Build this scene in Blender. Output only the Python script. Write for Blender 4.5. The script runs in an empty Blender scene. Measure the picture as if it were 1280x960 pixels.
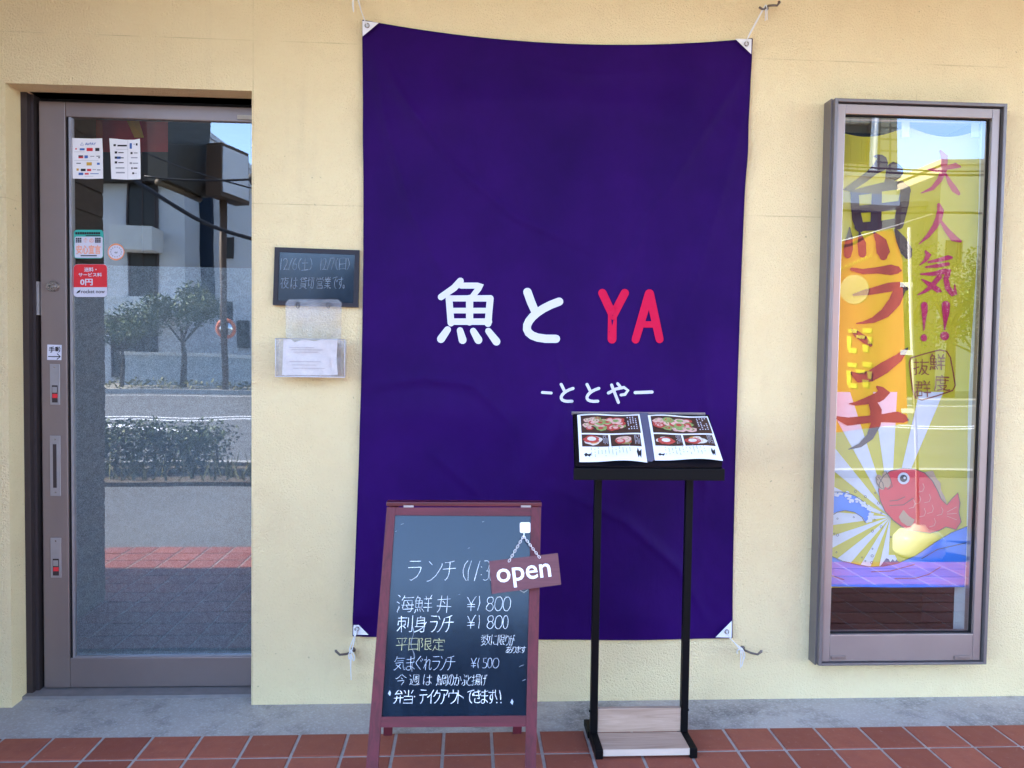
import bpy, bmesh, math, random
from mathutils import Vector, Matrix
from mathutils.geometry import tessellate_polygon

random.seed(7)
scene = bpy.context.scene
COL = scene.collection
rad = math.radians

# ------------------------------------------------------------------ camera, world, sun, exposure
YAW, PITCH, ROLL = 0.05591134, 0.03815173, 0.01371434
CAM = Vector((0.0, -2.9, 1.32))
FPX = 962.0                                   # focal length in pixels of a 1280 wide frame
_cy, _sy, _cp, _sp = math.cos(YAW), math.sin(YAW), math.cos(PITCH), math.sin(PITCH)
FWD = Vector((_sy*_cp, _cy*_cp, -_sp))
_r0 = Vector((_cy, -_sy, 0)); _u0 = _r0.cross(FWD)
RIGHT = math.cos(ROLL)*_r0 + math.sin(ROLL)*_u0
UP = -math.sin(ROLL)*_r0 + math.cos(ROLL)*_u0
cam_d = bpy.data.cameras.new('camera')
cam_d.sensor_width = 36.0
cam_d.lens = 36.0*FPX/1280.0
cam_d.clip_start, cam_d.clip_end = 0.05, 600
cam = bpy.data.objects.new('camera', cam_d)
COL.objects.link(cam)
M = Matrix((RIGHT, UP, -FWD)).transposed().to_4x4()
M.translation = CAM
cam.matrix_world = M
scene.camera = cam

TO_SUN = Vector((-0.97*math.cos(rad(40)), -0.115*math.cos(rad(40)), math.sin(rad(40)))).normalized()
SUN_EL = math.asin(TO_SUN.z)
SUN_ROT = math.atan2(TO_SUN.x, TO_SUN.y)
world = bpy.data.worlds.new('World')
scene.world = world
world.use_nodes = True
wn = world.node_tree
bg = wn.nodes['Background']
sky = wn.nodes.new('ShaderNodeTexSky')
sky.sky_type = 'NISHITA'
sky.sun_disc = False
sky.sun_elevation = SUN_EL
sky.sun_rotation = SUN_ROT
sky.air_density, sky.dust_density, sky.ozone_density = 0.85, 0.25, 2.0
wn.links.new(sky.outputs[0], bg.inputs[0])
bg.inputs[1].default_value = 0.15
sun_d = bpy.data.lights.new('sun', 'SUN')
sun_d.energy = 3.6
sun_d.angle = rad(0.5)
sun_d.color = (1.0, 0.93, 0.82)
sun = bpy.data.objects.new('sun', sun_d)
COL.objects.link(sun)
sun.rotation_euler = TO_SUN.to_track_quat('Z', 'Y').to_euler()
sun.location = (-6, 2, 9)
scene.view_settings.view_transform = 'Standard'
scene.view_settings.look = 'None'
scene.view_settings.gamma = 1.0
scene.view_settings.exposure = 3.33
scene.render.engine = 'CYCLES'
scene.cycles.use_denoising = True
scene.cycles.max_bounces = 8
scene.cycles.diffuse_bounces = 4
scene.cycles.transparent_max_bounces = 12
scene.cycles.caustics_reflective = False
scene.cycles.caustics_refractive = False
scene.cycles.sample_clamp_indirect = 6.0

# ------------------------------------------------------------------ surveying helpers
def ray(x, y):
    return FWD*FPX + RIGHT*(x-640) - UP*(y-480)
def px(x, y, Y):                              # point of the photo at depth Y (metres, wall face = 0)
    d = ray(x, y)
    return CAM + d*((Y-CAM.y)/d.y)
def hit(x, y, P, n):                          # point of the photo on a plane
    d = ray(x, y)
    return CAM + d*((P-CAM).dot(n)/d.dot(n))
def mirrored(x, y, Y, g):                     # a thing seen in a pane at Y=g that stands at depth Y in the street
    p = px(x, y, 2*g-Y)
    return Vector((p.x, Y, p.z))

# ------------------------------------------------------------------ object helpers
def thing(name, label, cat, loc=(0, 0, 0), group=None):
    o = bpy.data.objects.new(name, None)
    o.empty_display_size = 0.1
    COL.objects.link(o)
    o.location = loc
    o['label'] = label; o['category'] = cat
    if group: o['group'] = group
    return o
def tag(o, label, cat, group=None):
    o['label'] = label; o['category'] = cat
    if group: o['group'] = group
    return o

class MB:
    def __init__(s):
        s.v = []; s.f = []; s.m = []; s.k = 0; s.val = []; s.cur = 0.5; s.smooth = False; s.sm = []
    def add(s, vs, fs, mi=0):
        b = len(s.v)
        s.v += [Vector(p) for p in vs]
        for f in fs:
            s.f.append(tuple(b+i for i in f)); s.m.append(mi); s.val.append(s.cur); s.sm.append(s.smooth)
        return s
    def hexa(s, p, mi=0):                      # 8 corners: bottom 4 then top 4
        return s.add(p, [(3, 2, 1, 0), (4, 5, 6, 7), (0, 1, 5, 4), (1, 2, 6, 5), (2, 3, 7, 6), (3, 0, 4, 7)], mi)
    def box(s, a, b, mi=0):
        x0, y0, z0 = [min(a[i], b[i]) for i in range(3)]; x1, y1, z1 = [max(a[i], b[i]) for i in range(3)]
        return s.hexa([(x0, y0, z0), (x1, y0, z0), (x1, y1, z0), (x0, y1, z0), (x0, y0, z1), (x1, y0, z1), (x1, y1, z1), (x0, y1, z1)], mi)
    def bbox(s, a, b, r=0.003, mi=0):          # bevelled box
        bm = bmesh.new()
        bmesh.ops.create_cube(bm, size=1)
        c = [(a[i]+b[i])/2 for i in range(3)]; d = [abs(a[i]-b[i]) for i in range(3)]
        for v in bm.verts:
            v.co = Vector((c[i]+v.co[i]*d[i] for i in range(3)))
        bmesh.ops.bevel(bm, geom=bm.edges[:], offset=min(r, min(d)*0.45), segments=2, affect='EDGES', profile=0.6)
        bm.verts.index_update()
        s.add([v.co.copy() for v in bm.verts], [tuple(v.index for v in f.verts) for f in bm.faces], mi)
        bm.free()
        return s
    def slab(s, quad, n, t0, t1, mi=0):        # a polygon swept from t0 to t1 along n
        n = Vector(n); q = [Vector(p) for p in quad]; k = len(q)
        vs = [p+n*t0 for p in q]+[p+n*t1 for p in q]
        fs = [tuple(range(k-1, -1, -1)), tuple(range(k, 2*k))]+[(i, (i+1) % k, k+(i+1) % k, k+i) for i in range(k)]
        return s.add(vs, fs, mi)
    def tube(s, pts, r, n=8, mi=0, cap=True):
        pts = [Vector(p) for p in pts]
        rs = r if isinstance(r, (list, tuple)) else [r]*len(pts)
        vs = []; ref = None
        for i, p in enumerate(pts):
            t = (pts[min(i+1, len(pts)-1)]-pts[max(i-1, 0)]).normalized()
            if ref is None:
                ref = t.orthogonal().normalized()
            ref = (ref-t*ref.dot(t)).normalized()
            b = t.cross(ref)
            for j in range(n):
                a = 2*math.pi*j/n
                vs.append(p+(ref*math.cos(a)+b*math.sin(a))*rs[i])
        fs = []
        for i in range(len(pts)-1):
            for j in range(n):
                fs.append((i*n+j, i*n+(j+1) % n, (i+1)*n+(j+1) % n, (i+1)*n+j))
        if cap:
            fs.append(tuple(range(n-1, -1, -1))); fs.append(tuple((len(pts)-1)*n+j for j in range(n)))
        s.smooth = True; s.add(vs, fs, mi); s.smooth = False
        return s
    def poly2(s, pts, fn, off=0.0, mi=0, maxe=None):   # flat filled outline laid on a surface fn(x, y, off)
        tri = tessellate_polygon([[Vector((p[0], p[1], 0)) for p in pts]])
        vs = [tuple(p[:2]) for p in pts]; fs = [tuple(t) for t in tri]
        if maxe:
            for _ in range(6):
                new = []; mid = {}; done = True
                def m(i, j):
                    key = (min(i, j), max(i, j))
                    if key not in mid:
                        mid[key] = len(vs); vs.append(((vs[i][0]+vs[j][0])/2, (vs[i][1]+vs[j][1])/2))
                    return mid[key]
                long_ = lambda i, j: math.hypot(vs[i][0]-vs[j][0], vs[i][1]-vs[j][1]) > maxe
                for a, b, c in fs:
                    e = [long_(a, b), long_(b, c), long_(c, a)]
                    if not any(e): new.append((a, b, c)); continue
                    done = False
                    k = sum(e)
                    while not (e[0] and (k < 2 or e[1])):
                        a, b, c = b, c, a; e = e[1:]+e[:1]
                    if k == 3:
                        x, y, z = m(a, b), m(b, c), m(c, a)
                        new += [(a, x, z), (x, b, y), (z, y, c), (x, y, z)]
                    elif k == 2:
                        x, y = m(a, b), m(b, c)
                        new += [(x, b, y), (a, x, y), (a, y, c)]
                    else:
                        x = m(a, b); new += [(a, x, c), (x, b, c)]
                fs = new
                if done: break
        s.k += 1
        return s.add([fn(p[0], p[1], off+s.k*0.00008) for p in vs], fs, mi)
    def ribbon(s, pts, fn, off=0.0, mi=0, cap=True, step=None):  # pts (x, y, width): a brush or chalk stroke
        if step:
            q = [pts[0]]
            for a, b in zip(pts, pts[1:]):
                n = max(1, int(math.hypot(b[0]-a[0], b[1]-a[1])/step))
                for i in range(1, n+1):
                    q.append(tuple(a[k]+(b[k]-a[k])*i/n for k in range(3)))
            pts = q
        n = len(pts); L = []; R = []
        for i, (x, y, w) in enumerate(pts):
            a = pts[max(i-1, 0)]; b = pts[min(i+1, n-1)]
            dx, dy = b[0]-a[0], b[1]-a[1]; d = math.hypot(dx, dy) or 1
            nx, ny = -dy/d, dx/d
            L.append((x+nx*w/2, y+ny*w/2)); R.append((x-nx*w/2, y-ny*w/2))
        vs = []; fs = []
        for i in range(n):
            vs += [L[i], R[i]]
        for i in range(n-1):
            fs.append((2*i, 2*i+1, 2*i+3, 2*i+2))
        if cap:
            for e, o in ((0, 1), (n-1, n-2)):
                x, y, w = pts[e]; a0 = math.atan2(y-pts[o][1], x-pts[o][0])
                c = len(vs); vs.append((x, y))
                for k in range(7):
                    t = a0-math.pi/2+math.pi*k/6
                    vs.append((x+math.cos(t)*w/2, y+math.sin(t)*w/2))
                fs += [(c, c+1+k, c+2+k) for k in range(6)]
        s.k += 1
        return s.add([fn(p[0], p[1], off+s.k*0.00008) for p in vs], fs, mi)
    def build(s, name, mats, parent=None, smooth=False, label=None):
        me = bpy.data.meshes.new(name)
        me.from_pydata([tuple(p) for p in s.v], [], s.f)
        for mt in (mats if isinstance(mats, (list, tuple)) else [mats]):
            me.materials.append(mt)
        for p, mi, sm in zip(me.polygons, s.m, s.sm):
            p.material_index = mi
            p.use_smooth = smooth or sm
        at = me.attributes.new('tone', 'FLOAT', 'FACE')
        at.data.foreach_set('value', s.val)
        me.update()
        o = bpy.data.objects.new(name, me)
        COL.objects.link(o)
        if parent is not None:
            o.parent = parent
            if parent.parent is None: o.matrix_parent_inverse = Matrix.Translation(-Vector(parent.location))
        else:                                  # put the origin at the base of the thing
            xs = [p.co for p in me.vertices]
            c = Vector((sum(p.x for p in xs)/len(xs), sum(p.y for p in xs)/len(xs), min(p.z for p in xs)))
            me.transform(Matrix.Translation(-c)); o.location = c
        if label: o['label'] = label
        return o
def struct(name, mb, mats):
    o = mb.build(name, mats)
    o['kind'] = 'structure'
    return o

# ------------------------------------------------------------------ materials
class NT:
    def __init__(s, name):
        s.m = bpy.data.materials.new(name); s.m.use_nodes = True
        s.t = s.m.node_tree; s.p = s.t.nodes['Principled BSDF']; s.out = s.t.nodes['Material Output']
    def n(s, kind, **kw):
        x = s.t.nodes.new(kind)
        for k, v in kw.items(): setattr(x, k, v)
        return x
    def l(s, a, b): s.t.links.new(a, b)
    def pos(s, scale=1.0):
        g = s.n('ShaderNodeNewGeometry')
        if scale == 1.0: return g.outputs['Position']
        v = s.n('ShaderNodeVectorMath', operation='MULTIPLY')
        v.inputs[1].default_value = scale if isinstance(scale, tuple) else (scale,)*3
        s.l(g.outputs['Position'], v.inputs[0])
        return v.outputs[0]
    def noise(s, scale, detail=3, rough=0.5, vec=None, dist=0.0):
        x = s.n('ShaderNodeTexNoise')
        x.inputs['Scale'].default_value = scale; x.inputs['Detail'].default_value = detail
        x.inputs['Roughness'].default_value = rough; x.inputs['Distortion'].default_value = dist
        s.l(vec if vec is not None else s.pos(), x.inputs['Vector'])
        return x.outputs['Fac']
    def ramp(s, fac, stops):
        x = s.n('ShaderNodeValToRGB')
        while len(x.color_ramp.elements) < len(stops): x.color_ramp.elements.new(0.5)
        for e, (p, c) in zip(x.color_ramp.elements, stops):
            e.position = p
            e.color = (c, c, c, 1) if isinstance(c, (int, float)) else (*c, 1)
        s.l(fac, x.inputs['Fac'])
        return x.outputs['Color']
    def mix(s, a, b, fac, mode='MIX'):
        x = s.n('ShaderNodeMix', data_type='RGBA', blend_type=mode)
        for sock, v in ((x.inputs[6], a), (x.inputs[7], b), (x.inputs[0], fac)):
            if isinstance(v, tuple): sock.default_value = (*v[:3], 1)
            elif isinstance(v, (int, float)): sock.default_value = v
            else: s.l(v, sock)
        return x.outputs[2]
    def math(s, op, a, b=0.0, c=0.0):
        x = s.n('ShaderNodeMath', operation=op)
        for i, v in enumerate((a, b, c)):
            if isinstance(v, (int, float)): x.inputs[i].default_value = v
            else: s.l(v, x.inputs[i])
        return x.outputs[0]
    def tone(s):
        a = s.n('ShaderNodeAttribute', attribute_name='tone')
        return a.outputs['Fac']
    def bump(s, h, dist, strength=1.0, normal=None):
        b = s.n('ShaderNodeBump'); b.inputs['Distance'].default_value = dist; b.inputs['Strength'].default_value = strength
        s.l(h, b.inputs['Height'])
        if normal is not None: s.l(normal, b.inputs['Normal'])
        return b.outputs[0]
    def set(s, **kw):
        for k, v in kw.items():
            sock = s.p.inputs[k]
            if isinstance(v, tuple): sock.default_value = (*v[:3], 1) if len(v) == 3 and sock.type == 'RGBA' else v
            elif isinstance(v, (int, float)): sock.default_value = v
            else: s.l(v, sock)
        return s

def plain(name, col, rough=0.6, metal=0.0, var=0.12, scale=18.0, bump=0.0, bscale=200.0, spec=0.28):
    t = NT(name)
    f = t.noise(scale, 4, 0.6)
    c = t.mix(tuple(x*(1-var) for x in col), tuple(min(1, x*(1+var)) for x in col), f)
    t.set(**{'Base Color': c, 'Roughness': t.math('MULTIPLY_ADD', t.noise(scale*2.3, 3), 0.25, rough-0.125), 'Metallic': metal, 'Specular IOR Level': spec})
    if bump: t.set(Normal=t.bump(t.noise(bscale, 2), bump))
    return t.m
def toned(name, lo, hi, rough=0.8, bump=0.0, bscale=100, trans=0.0):   # colour differs from piece to piece
    t = NT(name)
    c = t.mix(lo, hi, t.tone())
    c = t.mix(c, t.mix(c, (0, 0, 0), 0.35), t.noise(9, 4))
    t.set(**{'Base Color': c, 'Roughness': rough, 'Specular IOR Level': 0.3})
    if bump: t.set(Normal=t.bump(t.noise(bscale, 3), bump))
    return t.m
def glass_mat(name, tint, refl):
    t = NT(name)
    t.t.nodes.remove(t.p)
    tr = t.n('ShaderNodeBsdfTransparent'); tr.inputs[0].default_value = (*tint, 1)
    gl = t.n('ShaderNodeBsdfGlossy'); gl.inputs['Roughness'].default_value = 0.0
    gl.inputs['Color'].default_value = (0.93, 0.96, 1, 1)
    w = t.bump(t.noise(1.7, 1), 0.004, 0.35)
    t.l(w, gl.inputs['Normal'])
    lw = t.n('ShaderNodeLayerWeight'); lw.inputs['Blend'].default_value = 0.5
    f = t.math('MULTIPLY_ADD', t.math('POWER', lw.outputs['Facing'], 4.0), 1.0-refl, refl)
    mx = t.n('ShaderNodeMixShader')
    t.l(f, mx.inputs[0]); t.l(tr.outputs[0], mx.inputs[1]); t.l(gl.outputs[0], mx.inputs[2])
    t.l(mx.outputs[0], t.out.inputs['Surface'])
    return t.m

def wall_material():
    t = NT('cream_stucco')
    big = t.noise(1.1, 4, 0.6)
    mid = t.noise(6.0, 5, 0.65)
    c = t.mix((0.82, 0.650, 0.375), (0.85, 0.695, 0.415), t.ramp(big, [(0.35, 0), (0.65, 1)]))
    c = t.mix(c, (0.72, 0.54, 0.31), t.ramp(mid, [(0.50, 0), (0.74, 0.28)]))
    specks = t.ramp(t.noise(62, 2, 0.5), [(0.70, 0), (0.75, 0.5)])
    c = t.mix(c, (0.20, 0.15, 0.10), t.math('MULTIPLY', specks, t.ramp(t.noise(3.2, 2), [(0.48, 0), (0.6, 1)])))
    streak = t.noise(1.0, 4, 0.7, t.pos((9.0, 1.0, 0.8)))
    c = t.mix(c, (0.62, 0.49, 0.31), t.ramp(streak, [(0.58, 0), (0.80, 0.22)]))
    # faint panel joints of the wall
    sep = t.n('ShaderNodeSeparateXYZ'); t.l(t.pos(), sep.inputs[0])
    def line(sock, at, w):
        d = t.math('ABSOLUTE', t.math('SUBTRACT', sock, at))
        return t.math('LESS_THAN', d, w)
    lines = None
    for sock, at in ((sep.outputs[2], 2.452), (sep.outputs[0], -0.80), (sep.outputs[0], 1.70), (sep.outputs[2], 1.862)):
        L = line(sock, at, 0.0016)
        lines = L if lines is None else t.math('MAXIMUM', lines, L)
    brk = t.math('MULTIPLY', lines, t.ramp(t.noise(4.5, 3), [(0.42, 0), (0.6, 1)]))
    c = t.mix(c, (0.47, 0.36, 0.19), t.math('MULTIPLY', brk, 0.5))
    h1 = t.noise(150, 3, 0.6, None, 0.5)
    h2 = t.noise(330, 2, 0.6)
    h = t.math('ADD', t.ramp(h1, [(0.3, 0), (0.62, 1)]), t.math('MULTIPLY', h2, 0.5))
    h = t.math('SUBTRACT', h, t.math('MULTIPLY', brk, 0.8))
    t.set(**{'Base Color': c, 'Roughness': 0.88, 'Specular IOR Level': 0.25, 'Normal': t.bump(h, 0.0032, 0.95)})
    return t.m
def concrete_material():
    t = NT('grey_concrete')
    c = t.ramp(t.noise(2.4, 6, 0.65), [(0.3, (0.31, 0.285, 0.262)), (0.7, (0.41, 0.38, 0.35))])
    c = t.mix(c, (0.10, 0.097, 0.094), t.ramp(t.noise(3.2, 9, 0.78), [(0.50, 0), (0.68, 0.8)]))
    c = t.mix(c, (0.52, 0.51, 0.50), t.ramp(t.noise(120, 3, 0.6), [(0.50, 0), (0.72, 0.6)]))
    t.set(**{'Base Color': c, 'Roughness': 0.85, 'Normal': t.bump(t.noise(160, 4, 0.6), 0.002, 0.6)})
    return t.m
def tile_material():
    t = NT('terracotta_tile')
    c = t.mix((0.215, 0.060, 0.038), (0.300, 0.090, 0.056), t.tone())
    c = t.mix(c, (0.20, 0.058, 0.046), t.ramp(t.noise(14, 5, 0.65), [(0.45, 0), (0.75, 0.6)]))
    c = t.mix(c, (0.40, 0.26, 0.21), t.ramp(t.noise(60, 4, 0.6), [(0.60, 0), (0.8, 0.35)]))
    t.set(**{'Base Color': c, 'Roughness': t.math('MULTIPLY_ADD', t.noise(24, 3), 0.3, 0.50), 'Specular IOR Level': 0.22,
             'Normal': t.bump(t.noise(140, 3), 0.0012, 0.5)})
    return t.m
def asphalt_material():
    t = NT('worn_asphalt')
    c = t.ramp(t.noise(0.6, 6, 0.6), [(0.3, (0.075, 0.075, 0.078)), (0.7, (0.12, 0.12, 0.122))])
    c = t.mix(c, (0.20, 0.20, 0.20), t.ramp(t.noise(90, 2), [(0.55, 0), (0.75, 0.6)]))
    t.set(**{'Base Color': c, 'Roughness': 0.8, 'Normal': t.bump(t.noise(120, 3), 0.004, 0.6)})
    return t.m
def fabric_material(name, col, dark, weave=900.0):
    t = NT(name)
    c = t.mix(dark, col, t.ramp(t.noise(2.2, 5, 0.6), [(0.3, 0), (0.62, 1)]))
    w = t.n('ShaderNodeTexWave', wave_type='BANDS', bands_direction='Z')
    w.inputs['Scale'].default_value = 120; w.inputs['Distortion'].default_value = 0.4
    t.l(t.pos(), w.inputs['Vector'])
    wr = t.noise(5, 4, 0.55, t.pos((1.6, 1, 0.7)), 0.5)
    n = t.bump(wr, 0.012, 0.45)
    t.set(**{'Base Color': c, 'Roughness': 0.6, 'Specular IOR Level': 0.06, 'Sheen Weight': 0.0, 'Normal': t.bump(t.noise(weave, 1), 0.0006, 0.4, n)})
    return t.m
def wood_material(name, lo, hi, rough=0.5, axis=(3.0, 60.0, 60.0), scale=1.0, bump=0.0006):
    t = NT(name)
    g = t.noise(scale, 6, 0.65, t.pos(axis), 1.2)
    c = t.ramp(g, [(0.3, lo), (0.5, tuple((a+b)/2 for a, b in zip(lo, hi))), (0.72, hi)])
    t.set(**{'Base Color': c, 'Roughness': rough, 'Normal': t.bump(g, bump, 0.6)})
    return t.m
def film_material():
    t = NT('frosted_film')
    sp = t.noise(520, 1, 0.5)
    sp2 = t.noise(40, 3, 0.6)
    c = t.ramp(sp, [(0.36, (0.085, 0.108, 0.120)), (0.64, (0.27, 0.33, 0.36))])
    c = t.mix(c, (0.05, 0.07, 0.09), t.ramp(sp2, [(0.4, 0), (0.7, 0.35)]))
    t.set(**{'Base Color': c, 'Roughness': 0.6, 'Specular IOR Level': 0.1})
    tr = t.n('ShaderNodeBsdfTransparent'); mx = t.n('ShaderNodeMixShader')
    mx.inputs[0].default_value = 0.86
    t.l(tr.outputs[0], mx.inputs[1]); t.l(t.p.outputs[0], mx.inputs[2]); t.l(mx.outputs[0], t.out.inputs['Surface'])
    return t.m
def chalkboard_material(name):
    t = NT(name)
    smear = t.noise(3.0, 6, 0.7, t.pos((2.5, 1, 1)), 1.0)
    c = t.mix((0.003, 0.010, 0.023), (0.006, 0.017, 0.036), t.ramp(smear, [(0.45, 0), (0.75, 0.8)]))
    t.set(**{'Base Color': c, 'Roughness': t.math('MULTIPLY_ADD', smear, 0.18, 0.04), 'Specular IOR Level': 0.6})
    return t.m
def chalk_material(name, col):
    t = NT(name)
    f = t.math('MULTIPLY', t.ramp(t.noise(420, 2, 0.6), [(0.32, 0.4), (0.56, 1.0)]), t.ramp(t.noise(45, 3, 0.6), [(0.35, 0.55), (0.55, 1.0)]))
    t.set(**{'Base Color': t.mix((0.10, 0.13, 0.17), col, f), 'Roughness': 0.95, 'Specular IOR Level': 0.1})
    return t.m
def acrylic_material():
    t = NT('clear_acrylic')
    t.t.nodes.remove(t.p)
    tr = t.n('ShaderNodeBsdfTransparent'); tr.inputs[0].default_value = (0.95, 0.95, 0.97, 1)
    gl = t.n('ShaderNodeBsdfGlossy'); gl.inputs['Roughness'].default_value = 0.08
    df = t.n('ShaderNodeBsdfDiffuse'); df.inputs[0].default_value = (0.85, 0.85, 0.90, 1)
    lw = t.n('ShaderNodeLayerWeight'); lw.inputs['Blend'].default_value = 0.5
    m1 = t.n('ShaderNodeMixShader'); m2 = t.n('ShaderNodeMixShader')
    t.l(t.math('MULTIPLY_ADD', t.math('POWER', lw.outputs['Facing'], 3.0), 0.6, 0.05), m1.inputs[0])
    t.l(tr.outputs[0], m1.inputs[1]); t.l(gl.outputs[0], m1.inputs[2])
    t.l(t.ramp(t.noise(14, 4, 0.6), [(0.4, 0.03), (0.7, 0.14)]), m2.inputs[0])
    t.l(m1.outputs[0], m2.inputs[1]); t.l(df.outputs[0], m2.inputs[2])
    t.l(m2.outputs[0], t.out.inputs['Surface'])
    return t.m
def banner_yellow_material():
    t = NT('yellow_cloth')
    c = t.mix((0.62, 0.52, 0.022), (0.68, 0.57, 0.035), t.noise(3, 3))
    t.set(**{'Base Color': c, 'Roughness': 0.8, 'Specular IOR Level': 0.2})
    tl = t.n('ShaderNodeBsdfTranslucent'); t.l(c, tl.inputs[0])
    mx = t.n('ShaderNodeMixShader'); mx.inputs[0].default_value = 0.2
    t.l(t.p.outputs[0], mx.inputs[1]); t.l(tl.outputs[0], mx.inputs[2]); t.l(mx.outputs[0], t.out.inputs['Surface'])
    return t.m

MAT = dict(
    wall=wall_material(), concrete=concrete_material(), tile=tile_material(), asphalt=asphalt_material(),
    grout=plain('grout', (0.36, 0.33, 0.31), 0.9, var=0.4, scale=30),
    bronze=plain('bronze_aluminium', (0.25, 0.197, 0.186), 0.42, 0.55, var=0.08, scale=6),
    bronze_dark=plain('dark_bronze_aluminium', (0.055, 0.042, 0.044), 0.45, 0.4, var=0.15, scale=6),
    alu=plain('pale_aluminium', (0.42, 0.40, 0.43), 0.35, 0.7, var=0.1),
    gap=plain('black_gap', (0.008, 0.007, 0.008), 0.8),
    steel=plain('steel', (0.42, 0.38, 0.36), 0.28, 0.9, var=0.2, scale=60),
    hookmetal=plain('tarnished_metal', (0.16, 0.13, 0.12), 0.4, 0.8, var=0.3, scale=90),
    glass_door=glass_mat('door_glass', (0.90, 0.92, 0.94), 0.17),
    glass_win=glass_mat('window_glass', (0.95, 0.96, 0.95), 0.165),
    film=film_material(), acrylic=acrylic_material(),
    purple=fabric_material('purple_cloth', (0.0225, 0.0026, 0.086), (0.0140, 0.0017, 0.060)),
    white_cloth=plain('white_vinyl', (0.74, 0.72, 0.76), 0.6, var=0.05),
    white=plain('white_paint', (0.80, 0.80, 0.82), 0.55, var=0.04),
    white_print=plain('white_print', (0.58, 0.58, 0.68), 0.8, var=0.04),
    red_print=plain('crimson_print', (0.52, 0.003, 0.050), 0.85, var=0.06),
    flyer=plain('cream_flyer', (0.78, 0.70, 0.64), 0.8, var=0.06, scale=40),
    pole_white=plain('dull_white_pole', (0.50, 0.49, 0.46), 0.5, var=0.05),
    paper=plain('white_paper', (0.78, 0.77, 0.80), 0.8, var=0.05, scale=30),
    ink=plain('black_ink', (0.02, 0.02, 0.025), 0.6), grey_ink=plain('grey_ink', (0.30, 0.30, 0.34), 0.7),
    blue_ink=plain('blue_ink', (0.05, 0.13, 0.40), 0.7), red_ink=plain('red_ink', (0.62, 0.03, 0.04), 0.6),
    orange_ink=plain('orange_ink', (0.75, 0.27, 0.13), 0.7), teal_ink=plain('teal_ink', (0.05, 0.38, 0.32), 0.7),
    gold_ink=plain('gold_ink', (0.55, 0.32, 0.05), 0.7), salmon=plain('salmon_ink', (0.80, 0.36, 0.24), 0.7),
    redwood=wood_material('red_stained_wood', (0.055, 0.004, 0.009), (0.125, 0.011, 0.023), 0.6, (45.0, 45.0, 2.2)),
    redwood_h=wood_material('red_stained_rail', (0.055, 0.004, 0.009), (0.125, 0.011, 0.023), 0.6, (2.2, 45.0, 45.0)),
    plaque=wood_material('maroon_plaque', (0.095, 0.026, 0.036), (0.135, 0.042, 0.054), 0.6, (6.0, 30.0, 60.0)),
    oak=wood_material('pale_oak_laminate', (0.31, 0.205, 0.15), (0.50, 0.36, 0.28), 0.5, (4.0, 70.0, 70.0)),
    oak_edge=plain('pale_edge_band', (0.56, 0.45, 0.38), 0.5, var=0.1),
    black_metal=plain('black_powder_coat', (0.003, 0.003, 0.004), 0.5, 0.0, var=0.2, scale=60, spec=0.12),
    black_vinyl=plain('black_vinyl', (0.004, 0.004, 0.007), 0.35, var=0.2, spec=0.2),
    chalkboard=chalkboard_material('chalkboard_surface'),
    chalk=chalk_material('white_chalk', (0.86, 0.90, 0.92)), chalk_y=chalk_material('yellow_chalk', (0.62, 0.60, 0.30)),
    chalk_b=chalk_material('blue_chalk', (0.60, 0.66, 0.76)),
    boardframe=plain('dark_brown_frame', (0.016, 0.010, 0.014), 0.4, var=0.2, spec=0.3),
    interior=plain('interior_brown', (0.075, 0.045, 0.040), 0.7, var=0.3, scale=3),
    interior_floor=plain('interior_floor', (0.05, 0.03, 0.03), 0.5),
    yellow=banner_yellow_material(),
    cream=plain('cream_render', (0.60, 0.52, 0.34), 0.85, var=0.1, scale=2),
    rope=plain('white_rope', (0.72, 0.70, 0.70), 0.8, var=0.15, scale=300),
)
def P(name, col, rough=0.7, metal=0.0, **k):
    return plain(name, col, rough, metal, **k)

# ================================================================== STRUCTURE: ground, street
XL, XR, ZT, ZF = -1.676, -0.8045, 2.270, -0.012
YD = 0.13                                       # face of the door
m = MB().box((-7, -0.253, -0.10), (7, 0.30, ZF))
struct('concrete_strip', m, MAT['concrete'])
m = MB()
X0, PT, Y0 = -0.733, 0.165, -0.405
G = 0.0055
for i in range(-36, 38):
    for j in range(-1, 10):
        x0, x1 = X0+i*PT+G, X0+(i+1)*PT-G
        y1 = Y0-j*PT-G; y0 = Y0-(j+1)*PT+G
        if j == -1: y1 = -0.256
        m.cur = random.random()
        dz = random.uniform(-0.0008, 0.0008)
        b = 0.004
        m.add([(x0, y0, -0.006), (x1, y0, -0.006), (x1, y1, -0.006), (x0, y1, -0.006),
               (x0, y0, -0.0015+dz), (x1, y0, -0.0015+dz), (x1, y1, -0.0015+dz), (x0, y1, -0.0015+dz),
               (x0+b, y0+b, dz), (x1-b, y0+b, dz), (x1-b, y1-b, dz), (x0+b, y1-b, dz)],
              [(0, 1, 5, 4), (1, 2, 6, 5), (2, 3, 7, 6), (3, 0, 4, 7), (4, 5, 9, 8), (5, 6, 10, 9), (6, 7, 11, 10), (7, 4, 8, 11), (8, 9, 10, 11)])
struct('tile_paving', m, MAT['tile'])
m = MB().box((-6.7, -2.0605, -0.08), (5.6, -0.2535, -0.0042))
struct('grout_bed', m, MAT['grout'])
m = MB().add([(-90, -120, -0.085), (90, -120, -0.085), (90, 30, -0.085), (-90, 30, -0.085)], [(0, 1, 2, 3)])
struct('ground', m, P('bare_ground', (0.13, 0.12, 0.09), 0.95))
m = MB().box((-40, -4.45, -0.09), (40, -2.0610, -0.012)).box((0.6, -5.55, -0.09), (40, -4.4505, -0.012))
struct('forecourt_asphalt', m, MAT['asphalt'])
m = MB().box((-60, -5.55, -0.09), (0.59, -4.46, 0.03))
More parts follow.
